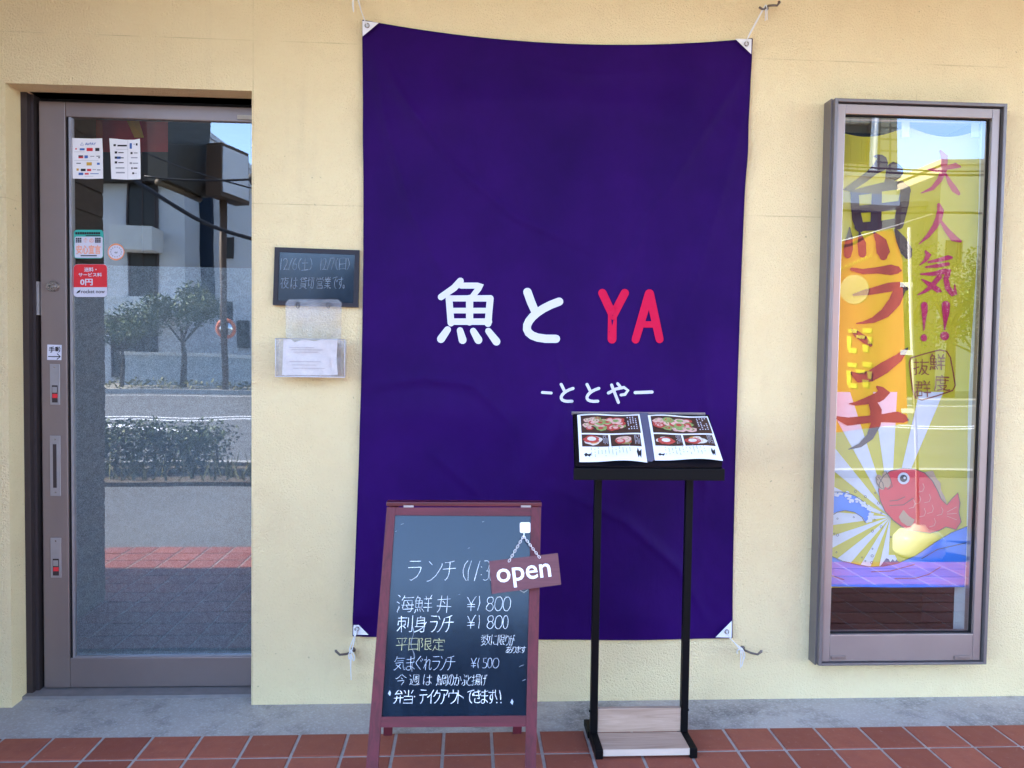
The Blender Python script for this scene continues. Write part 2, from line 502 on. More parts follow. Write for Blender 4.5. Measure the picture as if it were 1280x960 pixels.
struct('planting_strip', m, P('soil', (0.10, 0.075, 0.05), 0.95))
m = MB().box((-80, -21.5, -0.09), (80, -5.72, -0.05))
struct('road', m, MAT['asphalt'])
m = MB()
for y, w in ((-6.3, .15), (-12.4, .18), (-13.0, .18), (-20.6, .15)):
    m.add([(-80, y, -0.045), (80, y, -0.045), (80, y+w, -0.045), (-80, y+w, -0.045)], [(0, 1, 2, 3)])
m.add([(-9.5, -12.2, -0.045), (-5.2, -10.1, -0.045), (-4.5, -10.3, -0.045), (-8.6, -12.2, -0.045)], [(3, 2, 1, 0)])
struct('road_markings', m, MAT['white'])
m = MB().box((-60, -5.715, -0.09), (60, -5.555, 0.07)); m.box((-60, -21.7, -0.09), (60, -21.52, 0.09))
struct('kerb', m, P('kerb_concrete', (0.34, 0.33, 0.32), 0.9))
m = MB().box((-60, -40, -0.085), (60, -21.72, 0.06))
struct('far_pavement', m, P('far_paving', (0.26, 0.24, 0.20), 0.9, var=0.3, scale=3))

# ================================================================== SHOP FRONT
shop = thing('shop_building', 'cream stuccoed shop front wall with brown door recess and tall narrow window', 'building', (0, 0, ZF))
fb = lambda x, y: px(x, y, -0.08)
WX0, WX1 = fb(1035.2, 430).x, fb(1248.3, 430).x
WZ1, WZ0 = fb(1150, 125.8).z, fb(1130, 831.6).z
hx0, hx1, hz0, hz1 = WX0+0.03, WX1-0.03, WZ0+0.03, WZ1-0.03
TOP, T = 4.1, 0.24
m = MB()
xs = [-8, XL, XR, hx0, hx1, 7]; zs = [-0.06, ZF, hz0, ZT, hz1, TOP]
zs = sorted(zs)
def hole(xm, zm):
    return (XL < xm < XR and zm < ZT) or (hx0 < xm < hx1 and hz0 < zm < hz1)
for i in range(5):
    for j in range(len(zs)-1):
        if hole((xs[i]+xs[i+1])/2, (zs[j]+zs[j+1])/2): continue
        a, b, c, d = xs[i], xs[i+1], zs[j], zs[j+1]
        m.add([(a, 0, c), (b, 0, c), (b, 0, d), (a, 0, d)], [(0, 1, 2, 3)])
        m.add([(a, T, c), (b, T, c), (b, T, d), (a, T, d)], [(3, 2, 1, 0)])
def reveal(x0, x1, z0, z1, bottom=True):
    m.add([(x0, 0, z0), (x0, T, z0), (x0, T, z1), (x0, 0, z1)], [(0, 1, 2, 3)])
    m.add([(x1, 0, z0), (x1, T, z0), (x1, T, z1), (x1, 0, z1)], [(3, 2, 1, 0)])
    m.add([(x0, 0, z1), (x0, T, z1), (x1, T, z1), (x1, 0, z1)], [(0, 1, 2, 3)])
    if bottom: m.add([(x0, 0, z0), (x0, T, z0), (x1, T, z0), (x1, 0, z0)], [(3, 2, 1, 0)])
reveal(XL, XR, -0.06, ZT, False); reveal(hx0, hx1, hz0, hz1)
m.add([(-8, 0, TOP), (7, 0, TOP), (7, T, TOP), (-8, T, TOP)], [(0, 1, 2, 3)])
m.build('wall', MAT['wall'], shop)
m = MB().box((-8, -1.93, 3.02), (7, -0.004, 3.16)); m.box((-8, -1.96, 2.99), (7, -1.93, 3.19))
m.build('canopy', P('canopy_paint', (0.62, 0.50, 0.36), 0.7), shop)
m = MB().box((-2.06, -0.93, -0.10), (-1.90, -0.004, 2.985))
wing = m.build('wing_wall', wood_material('brown_siding', (0.09, 0.066, 0.05), (0.18, 0.135, 0.10), 0.8, (3, 3, 14)), shop)
m = MB()
for k in range(24):
    m.box((-1.899, -0.925, 0.03+k*0.123), (-1.892, -0.01, 0.142+k*0.123))
m.build('siding', wood_material('brown_board', (0.09, 0.066, 0.05), (0.22, 0.165, 0.12), 0.8, (3, 3, 14)), wing)
m = MB()
a, b, c, d, e, f_ = -2.6, 2.9, T+0.004, 3.4, -0.05, 2.95
m.add([(a, d, e), (b, d, e), (b, d, f_), (a, d, f_)], [(0, 1, 2, 3)])
m.add([(a, c, e), (a, d, e), (a, d, f_), (a, c, f_)], [(0, 1, 2, 3)])
m.add([(b, c, e), (b, d, e), (b, d, f_), (b, c, f_)], [(3, 2, 1, 0)])
m.add([(a, c, f_), (b, c, f_), (b, d, f_), (a, d, f_)], [(3, 2, 1, 0)])
m.build('interior_wall', MAT['interior'], shop)
m = MB().add([(a, c, e+.045), (b, c, e+.045), (b, d, e+.045), (a, d, e+.045)], [(0, 1, 2, 3)])
m.build('interior_floor', MAT['interior_floor'], shop)

# ---------------------------------------------------------------- sliding door
dp = lambda x, y: px(x, y, YD)
jx1 = dp(47.5, 480).x; gx1 = dp(51.5, 480).x; sx1 = dp(84.3, 480).x; glx = dp(92.0, 480).x
RT1, RT0 = dp(200, 130.7).z, dp(200, 149).z
RB1, RB0 = dp(200, 822.0).z, dp(200, 854.6).z
fr = MB()
fr.box((XL, YD-0.035, ZF), (jx1-0.012, T, ZT))          # left jamb in two steps
fr.box((jx1-0.012, YD-0.012, ZF), (jx1, T, ZT))
fr.box((jx1, YD-0.04, RT1+0.035), (XR, T, ZT))           # head
frame = fr.build('door_frame', MAT['bronze_dark'], shop)
MB().box((jx1, YD+0.035, ZF), (gx1, YD+0.06, RT1+0.035)).box((gx1, YD+0.035, RT1), (XR, YD+0.06, RT1+0.035)).build('shadow_gap', MAT['gap'], frame)
MB().box((XL+0.0, YD-0.065, ZF-0.004), (XR, T, ZF+0.012)).build('sill', P('worn_sill', (0.24, 0.22, 0.22), 0.6, metal=0.3, var=0.25), frame)
door = MB()
door.bbox((gx1, YD, ZF+0.016), (sx1, YD+0.036, RT1), 0.004)
door.bbox((sx1+0.0005, YD+0.001, RT0), (-0.45, YD+0.036, RT1), 0.003)
door.bbox((sx1+0.0005, YD+0.001, ZF+0.016), (-0.45, YD+0.036, RB1), 0.003)
door = door.build('door', MAT['bronze'], shop)
m = MB().box((sx1+0.002, YD+0.006, RB1), (sx1+0.010, YD+0.03, RT0)); m.build('gasket', MAT['gap'], door)
m = MB().box((sx1+0.0105, YD+0.003, RB1+.001), (glx-0.004, YD+0.03, RT0-.001))
m.box((glx-0.004, YD+0.004, RB1+0.0005), (-0.45, YD+0.03, RB1+0.006)); m.build('glazing_bead', MAT['alu'], door)
GD = YD+0.014
m = MB().add([(glx-0.004, GD, RB1+0.004), (-0.45, GD, RB1+0.004), (-0.45, GD, RT0), (glx-0.004, GD, RT0)], [(0, 1, 2, 3)])
m.build('glass', MAT['glass_door'], door)
zf = px(200, 333, GD).z
m = MB().add([(glx-0.003, GD+0.003, RB1+0.005), (-0.45, GD+0.003, RB1+0.005), (-0.45, GD+0.003, zf), (glx-0.003, GD+0.003, zf)], [(0, 1, 2, 3)])
m.build('film', MAT['film'], door)
# furniture of the stile
def disc(mb, c, r0, r1, y0, y1, n=24, sz=1.0):
    vs = []; fs = []
    for k in range(n):
        a = 2*math.pi*k/n
        vs.append((c.x+math.cos(a)*r0, y0, c.z+math.sin(a)*r0*sz)); vs.append((c.x+math.cos(a)*r1, y1, c.z+math.sin(a)*r1*sz))
    for k in range(n):
        j = (k+1) % n
        fs.append((2*k, 2*j, 2*j+1, 2*k+1))
    fs.append(tuple(2*k+1 for k in range(n)))
    mb.add(vs, fs)
c = dp(66.5, 358)
lk = MB(); disc(lk, c, .0255, .021, YD-.001, YD-.012, sz=.8); disc(lk, c, .015, .013, YD-.012, YD-.017, sz=.8)
lk = lk.build('lock_cylinder', MAT['steel'], door)
MB().box((c.x-.009, YD-.0185, c.z-.002), (c.x-.001, YD-.0165, c.z+.002)).build('keyhole', MAT['gap'], lk)
def plate(x0, y0, x1, y1, name, mat):
    a, b = dp(x0, y1), dp(x1, y0)
    return MB().bbox((a.x, YD-.004, a.z), (b.x, YD-.0005, b.z), .0015).build(name, mat, door), a, b
for (x0, y0, x1, y1) in ((63.2, 455, 75.2, 506), (64.0, 672, 77.0, 722)):
    pl, a, b = plate(x0, y0, x1, y1, 'lock_plate', MAT['alu'])
    w = b.x-a.x; h = b.z-a.z
    q = MB().box((a.x+w*.22, YD-.0052, a.z+h*.06), (b.x-w*.22, YD-.0042, a.z+h*.48)); q.build('thumb_turn', MAT['bronze_dark'], pl)
    q = MB().box((a.x+w*.27, YD-.0062, a.z+h*.17), (b.x-w*.22, YD-.0054, a.z+h*.27)); q.build('indicator', MAT['red_ink'], pl)
    q = MB().box((a.x+w*.27, YD-.0064, a.z+h*.30), (b.x-w*.27, YD-.0054, a.z+h*.44)); q.build('slider', MAT['alu'], pl)
    sc = MB(); disc(sc, Vector(((a.x+b.x)/2, 0, a.z+h*.92)), .003, .002, YD-.0042, YD-.0055); sc.build('screw', MAT['steel'], pl)
pl, a, b = plate(63.4, 544.5, 76.0, 620, 'pull_handle', MAT['alu'])
w = b.x-a.x; h = b.z-a.z
MB().box((a.x+w*.30, YD-.0050, a.z+h*.14), (b.x-w*.34, YD-.0042, b.z-h*.14)).build('recess', MAT['bronze_dark'], pl)
MB().box((b.x-w*.34, YD-.0062, a.z+h*.14), (b.x-w*.22, YD-.0042, b.z-h*.14)).build('grip', MAT['alu'], pl)
for t in (.06, .94):
    sc = MB(); disc(sc, Vector(((a.x+b.x)/2, 0, a.z+h*t)), .0035, .0025, YD-.0042, YD-.0056)
    sc.build('screw', MAT['steel'], pl)
a, b = dp(46.8, 394), dp(49.6, 352)
MB().box((a.x, YD-.006, a.z), (b.x, YD+.02, b.z)).build('strike_plate', MAT['alu'], frame)
a = dp(297, 147.5); MB().box((a.x, YD-.006, a.z-.006), (-0.79, YD-.0015, a.z+.010)).build('stopper', P('stopper_plastic', (.42, .36, .30), .5), door)

# ---------------------------------------------------------------- tall narrow window
YF = -0.08
wf = MB()
ft = 0.012
wf.bbox((WX0, YF, WZ0), (WX0+ft, -0.003, WZ1), .002); wf.bbox((WX1-ft, YF, WZ0), (WX1, -0.003, WZ1), .002)
wf.bbox((WX0+ft, YF, WZ1-ft), (WX1-ft, -0.003, WZ1), .002); wf.bbox((WX0+ft, YF, WZ0), (WX1-ft, -0.003, WZ0+ft*.7), .002)
wf.box((WX0-.006, YF+.02, WZ0-.004), (WX0-.0005, -0.003, WZ1+.003))
window = wf.build('window', P('window_frame_bronze', (0.20, 0.18, 0.185), .4, .55, var=.08, scale=5), shop)
YS = YF+0.012
sx0, sxr = WX0+ft+.005, WX1-ft-.007
sw = 0.030
s = MB()
gz1 = px(1150, 145, YS).z; gz0 = px(1130, 793, YS).z
s.bbox((sx0, YS, WZ0+ft*.7+.003), (sx0+sw, -0.01, WZ1-ft-.004), .003); s.bbox((sxr-sw, YS, WZ0+ft*.7+.003), (sxr, -0.01, WZ1-ft-.004), .003)
s.bbox((sx0+sw, YS+.001, gz1), (sxr-sw, -0.01, WZ1-ft-.004), .003)
s.bbox((sx0+sw, YS+.001, WZ0+ft*.7+.003), (sxr-sw, -0.01, gz0), .003)
sash = s.build('sash', P('sash_mauve_bronze', (0.34, 0.278, 0.265), .36, .55, var=.07, scale=5), window)
wg = MB()
for xx in (WX0+ft, sxr): wg.box((xx+.0005, YS+.016, WZ0+ft), (xx+.0035, -0.008, WZ1-ft))
wg.box((WX0+ft, YS+.016, WZ1-ft-.0035), (WX1-ft, -0.008, WZ1-ft-.0005))
wg.build('shadow_gap', MAT['gap'], window)
GW = YS+0.02
m = MB().add([(sx0+sw, GW, gz0), (sxr-sw, GW, gz0), (sxr-sw, GW, gz1), (sx0+sw, GW, gz1)], [(0, 1, 2, 3)])
m.build('glass', MAT['glass_win'], window)
for xa, xb in ((1038.5, 1056.5), (1192, 1211.5)):
    a, b = px(xa, 823.5, YS), px(xb, 819.3, YS)
    MB().bbox((a.x, YS-.006, a.z), (b.x, YS-.0005, b.z), .0015).box((a.x+.02, YS-.008, a.z+.003), (b.x-.02, YS-.0062, b.z-.003)).build('latch', MAT['bronze'], window)
m = MB(); d = .004
m.box((sx0+sw, GW-.006, gz0), (sx0+sw+d, GW+.006, gz1)); m.box((sxr-sw-d, GW-.006, gz0), (sxr-sw, GW+.006, gz1)); m.box((sx0+sw+d, GW-.006, gz0), (sxr-sw-d, GW+.006, gz0+d)); m.box((sx0+sw+d, GW-.006, gz1-d), (sxr-sw-d, GW+.006, gz1))
m.build('gasket', MAT['gap'], window)
# inner lining (white jamb seen on the right inside the pane)
m = MB().box((hx1-.006, -0.006, hz0+.002), (hx1-.0005, .075, hz1-.002)); m.box((hx0+.0005, -0.006, hz0+.002), (hx0+.006, .075, hz1-.002))
m.box((hx0+.006, -0.006, hz1-.008), (hx1-.006, .075, hz1-.002))
m.build('inner_lining', P('pale_lining', (0.55, 0.57, 0.62), 0.6), window)
m = MB().box((hx1-.008, .0755, hz0+.002), (hx1-.0005, T+.05, hz1-.002)); m.box((hx0+.0005, .0755, hz0+.002), (hx0+.008, T+.05, hz1-.002)); m.box((hx0+.008, -.006, hz0+.002), (hx1-.008, T+.05, hz0+.008))
m.build('inner_sill', P('dark_brown_board', (.045, .018, .016), .5), window)

hc = thing('hanging_cloth', 'dark red cloth with a gold slanting stripe hanging inside the top of the door', 'cloth', px(168, 176, .42))
hf = lambda x, y, o=0.0: px(x, y, .42+.02*math.sin(x*.12)-o)
m = MB()
m.add([hf(120+10*i, 120+14*j) for j in range(6) for i in range(10)], [(j*10+i, (j+1)*10+i, (j+1)*10+i+1, j*10+i+1) for j in range(5) for i in range(9)])
m.build('cloth', P('dark_red_cloth', (.42, .035, .05), .8), hc, smooth=True)
m = MB(); m.add([hf(142, 120, .002), hf(162, 120, .002), hf(172, 145, .002), hf(180, 172, .002), hf(168, 172, .002), hf(156, 145, .002)], [(0, 5, 2, 1), (5, 4, 3, 2)])
m.build('gold_stripe', P('gold_cloth', (.62, .42, .06), .7), hc)
m = MB(); m.tube([hf(112, 119), hf(216, 119)], .008, 8); m.build('hanging_rod', MAT['steel'], hc)

# ================================================================== LETTERING
STROKES = {'!': [[9, 26, 9, 48]],
 '(': [[17, 50, 16, 49, 11, 42, 8, 30, 8, 22, 10, 13, 13, 8, 16, 3, 17, 3]],
 ')': [[5, 49, 7, 46, 11, 36, 13, 24, 11, 16, 10, 11, 7, 6, 4, 2]],
 '/': [[14, 49, 5, 15]],
 '0': [[24, 29, 24, 37, 22, 42, 20, 45, 17, 47, 15, 47, 11, 46, 8, 43, 7, 39, 6, 34, 6, 26, 8, 21, 10, 18, 13, 16, 17, 16, 19, 17, 22, 21, 24, 26, 24, 29]],
 '1': [[15, 16, 15, 46]],
 '2': [[11, 16, 12, 21, 16, 27, 20, 33, 21, 41, 19, 44, 17, 46, 14, 47, 8, 46, 6, 45, 5, 42], [6, 15, 10, 16, 24, 16]],
 '3': [[17, 32, 14, 32], [17, 32, 19, 30, 21, 27, 20, 20, 19, 18, 15, 16, 11, 16, 7, 17], [17, 32, 20, 37, 21, 42, 20, 44, 18, 46, 15, 47, 8, 47]],
 '5': [[6, 17, 10, 16, 15, 16, 19, 18, 21, 20, 22, 23, 22, 27, 21, 30, 17, 33, 9, 34, 9, 47, 20, 47]],
 '6': [[18, 46, 16, 45, 13, 42, 9, 36, 8, 31, 7, 30, 7, 22, 8, 20, 13, 16, 17, 16, 19, 17, 22, 20, 23, 27, 21, 30, 17, 32, 8, 31]],
 '7': [[7, 47, 22, 47, 21, 41, 10, 17]],
 '8': [[11, 32, 19, 32], [11, 32, 7, 38, 7, 42, 10, 46, 14, 47, 18, 47, 21, 46, 22, 44, 23, 39, 22, 36, 20, 34, 19, 32], [11, 32, 6, 26, 6, 21, 9, 18, 13, 16, 17, 16, 21, 18, 23, 21, 24, 25, 23, 28, 19, 32]],
 ':': [[8, 17, 8, 16]],
 '¥': [[15, 32, 13, 36, 6, 48, 4, 50], [18, 32, 19, 36, 27, 49, 30, 51], [27, 24, 5, 24], [16, 32, 16, 16], [27, 31, 19, 31, 18, 32, 6, 31]],
 '。': [[17, 23, 18, 21, 18, 16, 17, 15, 15, 13, 12, 12, 8, 13, 6, 17, 6, 20, 7, 23, 10, 25, 15, 25, 17, 23]],
 'あ': [[24, 18, 20, 18, 17, 16, 12, 16, 10, 19, 10, 23, 13, 29, 18, 34, 22, 35], [24, 47, 23, 47], [42, 49, 28, 47, 11, 47], [30, 14, 33, 14, 37, 14, 43, 18, 45, 20, 47, 25, 46, 32, 43, 36, 36, 38, 29, 38, 23, 37], [25, 16, 24, 22, 23, 24, 22, 35, 23, 37, 24, 52, 26, 55], [24, 22, 27, 23, 32, 29, 35, 36, 36, 38, 37, 38, 37, 42]],
 'か': [[19, 42, 21, 42], [49, 31, 43, 45, 40, 47], [8, 41, 30, 42, 32, 42, 34, 39, 35, 29, 33, 20, 32, 17, 30, 15, 27, 14, 22, 15, 20, 17], [10, 15, 15, 25, 18, 34, 19, 42, 21, 42, 21, 44, 22, 53]],
 'が': [[50, 52, 48, 56], [42, 54, 45, 49], [19, 41, 20, 42], [48, 31, 45, 39, 42, 45], [19, 17, 19, 16, 22, 14, 28, 14, 31, 16, 34, 27, 34, 39, 32, 41, 28, 42, 8, 41], [9, 15, 14, 25, 18, 35, 19, 41, 20, 42, 20, 44, 21, 52, 24, 54]],
 'き': [[31, 47, 30, 47], [40, 16, 38, 14, 35, 14, 24, 14, 17, 15, 14, 18, 14, 24, 15, 26], [31, 27, 39, 26, 35, 37], [41, 49, 36, 48, 28, 47, 13, 47, 13, 48], [34, 37, 32, 47, 30, 47, 29, 53], [46, 41, 44, 38, 35, 37, 12, 37]],
 'ぐ': [[34, 52, 17, 38, 15, 36, 15, 33, 18, 29, 31, 18, 35, 14], [37, 37, 35, 42], [40, 44, 41, 43, 44, 39]],
 'げ': [[46, 49, 44, 53], [16, 28, 14, 22, 11, 20], [38, 40, 38, 41], [51, 51, 49, 55], [37, 53, 38, 52, 38, 28, 37, 23, 34, 17, 30, 13, 27, 13], [24, 41, 38, 40, 47, 42], [14, 53, 12, 51, 10, 38, 10, 25, 10, 22, 12, 19, 12, 15]],
 'す': [[31, 23, 31, 24], [31, 23, 31, 23], [31, 24, 31, 24], [31, 24, 30, 24], [31, 24, 31, 23], [31, 23, 30, 23, 30, 24], [30, 24, 30, 25, 25, 24, 22, 26, 20, 29, 20, 33, 21, 36, 24, 38, 32, 38], [9, 46, 48, 46], [19, 14, 21, 14, 27, 16, 32, 21, 31, 24, 33, 27, 34, 29, 32, 38, 32, 53]],
 'で': [[42, 34, 40, 39], [40, 14, 36, 15, 30, 18, 25, 23, 24, 28, 24, 32, 25, 38, 28, 42, 32, 46, 33, 48], [48, 37, 45, 42], [46, 49, 37, 49, 33, 48, 30, 49, 8, 46]],
 'と': [[23, 37, 27, 38, 42, 46], [23, 37, 18, 49, 17, 52, 16, 52], [23, 37, 23, 35, 17, 30, 15, 27, 15, 23, 15, 20, 19, 16, 25, 15, 34, 14, 43, 16]],
 'に': [[12, 21, 14, 22, 16, 27, 16, 28], [44, 47, 28, 47], [25, 26, 25, 20, 28, 18, 30, 17, 45, 17, 47, 17, 48, 19], [13, 51, 13, 50, 11, 36, 11, 23, 12, 21, 12, 14]],
 'の': [[28, 16, 32, 15, 38, 17, 43, 21, 46, 27, 46, 37, 45, 41, 41, 45, 37, 48, 33, 49, 29, 49, 29, 49, 22, 48, 19, 46, 14, 43, 10, 38, 9, 34, 9, 27, 11, 22, 15, 19, 18, 19, 22, 23, 24, 28, 28, 41, 29, 49]],
 'は': [[38, 42, 38, 43], [49, 18, 44, 23, 39, 24], [11, 20, 14, 22, 16, 27, 15, 28], [25, 42, 48, 43], [38, 51, 39, 19, 38, 16, 35, 14, 29, 14, 26, 15, 24, 18, 24, 23, 25, 24, 28, 25, 39, 25], [13, 52, 11, 40, 10, 29, 10, 22, 11, 20, 12, 14]],
 'ぶ': [[42, 46, 44, 42], [41, 31, 45, 26, 48, 18], [24, 34, 30, 28, 32, 25, 32, 18, 30, 15, 26, 14, 19, 14, 18, 16], [50, 44, 47, 49], [6, 18, 16, 25], [30, 42, 32, 43, 32, 46, 22, 51]],
 'ま': [[30, 24, 30, 25], [29, 46, 29, 47], [30, 36, 29, 36], [14, 47, 29, 46, 44, 48], [44, 37, 37, 36, 13, 36], [29, 53, 30, 24, 30, 18, 29, 16, 26, 14, 19, 14, 16, 15, 13, 18, 14, 21, 16, 24, 19, 25, 26, 25, 30, 25, 30, 24, 34, 23, 37, 22, 43, 18, 45, 16]],
 'り': [[20, 14, 24, 14, 28, 15, 36, 20, 40, 27, 41, 31, 41, 40, 38, 46, 35, 49, 29, 50, 24, 47, 19, 41, 16, 39], [15, 28, 15, 44, 17, 53]],
 'れ': [[18, 37, 22, 38, 28, 43, 33, 45, 38, 45, 40, 44, 41, 42, 41, 35, 39, 24, 40, 18, 43, 16, 47, 16, 51, 19, 52, 22], [8, 44, 19, 44], [17, 32, 13, 30, 7, 22, 7, 20], [17, 14, 18, 31, 17, 33, 18, 36, 19, 53]],
 'ア': [[10, 49, 46, 49, 45, 46, 43, 42, 37, 36, 34, 36], [27, 40, 27, 31, 25, 24, 20, 18, 15, 15, 13, 15]],
 'イ': [[30, 15, 30, 39], [9, 31, 17, 34, 26, 38, 30, 39], [30, 39, 32, 42, 42, 50]],
 'ウ': [[28, 53, 28, 45], [22, 15, 23, 15, 30, 18, 37, 23, 42, 32, 44, 37, 45, 44, 44, 45, 28, 45, 11, 45, 11, 33]],
 'ク': [[24, 46, 25, 50, 26, 53, 26, 55], [24, 46, 22, 46, 14, 36, 11, 34, 8, 34], [24, 46, 43, 46, 43, 42, 39, 32, 31, 23, 21, 16, 17, 14, 15, 15]],
 'チ': [[29, 36, 28, 35], [29, 49, 28, 30, 27, 25, 25, 21, 21, 17, 17, 14, 15, 15], [48, 36, 9, 36], [41, 51, 40, 51, 29, 49, 13, 48]],
 'テ': [[16, 14, 18, 14, 20, 15, 26, 21, 28, 27, 29, 37], [15, 50, 42, 50], [9, 37, 48, 37]],
 'ト': [[22, 38, 26, 38, 40, 32, 43, 31, 44, 28], [22, 53, 22, 15]],
 'ラ': [[42, 50, 15, 51], [12, 38, 43, 38, 44, 38, 42, 30, 37, 23, 34, 20, 26, 16, 22, 14, 18, 15]],
 'ン': [[48, 43, 48, 40, 44, 35, 33, 24, 22, 18, 14, 16, 11, 16], [14, 49, 22, 43]],
 '・': [[28, 34, 28, 34]],
 '丼': [[17, 27, 17, 27], [25, 40, 31, 34], [8, 46, 48, 46], [38, 12, 38, 55], [6, 27, 50, 27], [9, 13, 13, 17, 16, 22, 17, 27, 17, 27, 18, 55]],
 '今': [[28, 53, 39, 44, 48, 39], [28, 53, 26, 53, 18, 45, 11, 40, 8, 38, 5, 39], [32, 36, 26, 41], [13, 30, 41, 30, 40, 25, 29, 12]],
 '切': [[12, 42, 12, 41], [23, 26, 17, 23, 12, 22], [24, 15, 28, 18, 32, 27, 34, 38, 34, 51], [22, 43, 13, 42, 12, 41, 5, 40], [12, 53, 12, 22], [35, 14, 37, 12, 44, 12, 46, 16, 48, 25, 49, 51, 26, 51]],
 '刺': [[28, 20, 23, 25, 18, 26], [41, 12, 47, 12, 48, 15, 48, 55], [6, 16, 11, 21, 15, 27, 18, 27], [37, 25, 37, 50], [30, 50, 6, 50], [8, 31, 8, 41, 28, 41, 28, 31, 28, 30, 24, 30], [18, 55, 18, 12]],
 '営': [[44, 14, 44, 24, 13, 24, 13, 14], [44, 14, 13, 14], [28, 48, 28, 52, 26, 55], [11, 55, 13, 55, 15, 51, 16, 48], [40, 48, 41, 52, 43, 55, 46, 56], [18, 31, 40, 31, 40, 40, 39, 40, 17, 40, 16, 31, 18, 31], [48, 41, 48, 48, 8, 48, 8, 41]],
 '土': [[10, 39, 46, 39], [49, 14, 6, 14], [28, 14, 28, 55]],
 '夜': [[13, 34, 10, 34, 6, 29], [33, 35, 34, 35, 37, 31], [26, 33, 24, 33, 24, 32], [35, 21, 36, 21], [28, 55, 29, 50], [7, 50, 49, 50], [26, 33, 32, 25, 39, 17, 48, 12, 52, 13], [20, 13, 22, 12, 28, 15, 33, 18, 35, 21, 36, 21, 44, 31, 46, 36, 46, 40, 31, 41], [14, 12, 14, 34, 13, 35, 14, 38, 18, 45, 17, 47, 17, 50], [26, 33, 27, 36, 31, 42, 32, 45, 31, 50]],
 '定': [[28, 27, 43, 27], [27, 55, 29, 50], [41, 40, 15, 40], [28, 40, 28, 14], [14, 23, 16, 23, 20, 17, 29, 13, 48, 12], [8, 42, 8, 50, 29, 50, 48, 50, 48, 43], [15, 31, 14, 23, 13, 23, 10, 16, 7, 12]],
 '平': [[42, 46, 38, 37], [17, 37, 14, 46], [28, 12, 28, 52], [7, 30, 49, 30], [46, 52, 9, 52]],
 '度': [[31, 51, 30, 55, 28, 56], [52, 13, 48, 12, 46, 12, 37, 14, 35, 15, 35, 16], [22, 26, 23, 23, 26, 20, 29, 18, 30, 16], [24, 45, 24, 33, 40, 33, 40, 45], [49, 51, 11, 51, 10, 28, 8, 18, 6, 13, 7, 11], [15, 41, 49, 41], [35, 16, 36, 18, 39, 20, 42, 23, 43, 26, 16, 26], [15, 12, 26, 14, 29, 15, 30, 16, 35, 16]],
 '弁': [[14, 44, 14, 45, 16, 48, 25, 56, 27, 56], [19, 30, 19, 30], [42, 45, 41, 47, 35, 53], [49, 30, 6, 30], [37, 37, 37, 12], [7, 13, 8, 13, 11, 15, 16, 20, 18, 24, 19, 30, 19, 37], [44, 44, 42, 45, 41, 44, 35, 44, 13, 44, 11, 43]],
 '当': [[10, 53, 12, 53, 16, 45], [13, 26, 45, 26], [45, 53, 42, 48, 39, 44], [10, 14, 45, 14], [28, 55, 28, 38], [11, 37, 45, 37, 45, 14]],
 '抜': [[20, 33, 13, 31], [13, 30, 6, 28, 5, 29], [39, 19, 39, 20], [50, 47, 24, 47], [19, 46, 6, 46], [29, 31, 32, 29, 35, 23, 39, 20, 39, 18, 44, 14, 48, 12, 50, 13], [30, 36, 45, 36, 46, 36, 44, 28, 41, 22, 39, 20, 39, 19, 34, 15, 29, 12], [8, 12, 12, 12, 13, 14, 13, 55], [22, 15, 26, 21, 27, 25, 28, 30, 30, 31, 30, 55]],
 '揚': [[41, 27, 41, 24, 34, 14], [26, 48, 46, 48], [28, 28, 30, 34], [28, 28, 26, 27, 21, 23], [33, 27, 32, 24, 29, 20, 22, 14], [6, 29, 13, 30, 13, 31, 19, 32], [46, 48, 46, 54, 45, 55, 27, 55, 26, 41, 46, 41, 46, 48], [18, 45, 6, 45], [28, 28, 48, 27, 48, 17, 46, 13, 45, 12, 40, 12], [50, 34, 23, 34], [6, 13, 8, 12, 11, 12, 13, 12, 13, 15, 13, 55]],
 '数': [[17, 45, 17, 45], [17, 45, 17, 45], [7, 36, 9, 37, 14, 42, 16, 43], [17, 45, 17, 45], [46, 46, 44, 33, 42, 28, 40, 27], [28, 46, 19, 46, 18, 45], [34, 40, 32, 39, 30, 34], [24, 51, 26, 55], [17, 34, 15, 32, 15, 29], [17, 18, 16, 16, 11, 14, 8, 12, 5, 13], [28, 12, 31, 14, 39, 22, 40, 22], [17, 45, 17, 45], [50, 13, 44, 18, 41, 22, 40, 22], [9, 54, 11, 51], [49, 46, 35, 46], [20, 18, 24, 26, 25, 29, 7, 29], [36, 55, 34, 40], [26, 39, 16, 46, 6, 46], [17, 37, 17, 42, 16, 43, 17, 45, 17, 55], [34, 40, 35, 38, 38, 28, 40, 27, 40, 22], [23, 16, 20, 18, 17, 18, 17, 20, 11, 23, 13, 29]],
 '日': [[13, 34, 43, 34], [13, 16, 43, 16], [13, 13, 13, 52, 43, 52, 43, 13]],
 '業': [[19, 46, 21, 38], [23, 47, 23, 55], [44, 55, 41, 50, 42, 46], [4, 14, 8, 13, 14, 15, 23, 20, 24, 23], [52, 14, 48, 13, 41, 16, 32, 21, 32, 23], [33, 55, 33, 47], [35, 38, 37, 46], [44, 31, 12, 31], [28, 12, 28, 38], [7, 24, 49, 24], [47, 38, 9, 38], [49, 46, 7, 46], [15, 46, 15, 51, 13, 55]],
 '気': [[32, 15, 24, 23], [11, 36, 41, 36, 42, 20, 44, 14, 47, 12, 49, 12, 50, 17, 49, 20], [7, 12, 9, 12, 13, 14, 21, 20, 22, 23], [22, 23, 24, 23], [22, 23, 22, 24, 13, 29], [15, 51, 48, 50], [43, 43, 17, 43], [30, 31, 24, 23], [16, 55, 15, 51, 14, 50, 10, 42, 6, 40]],
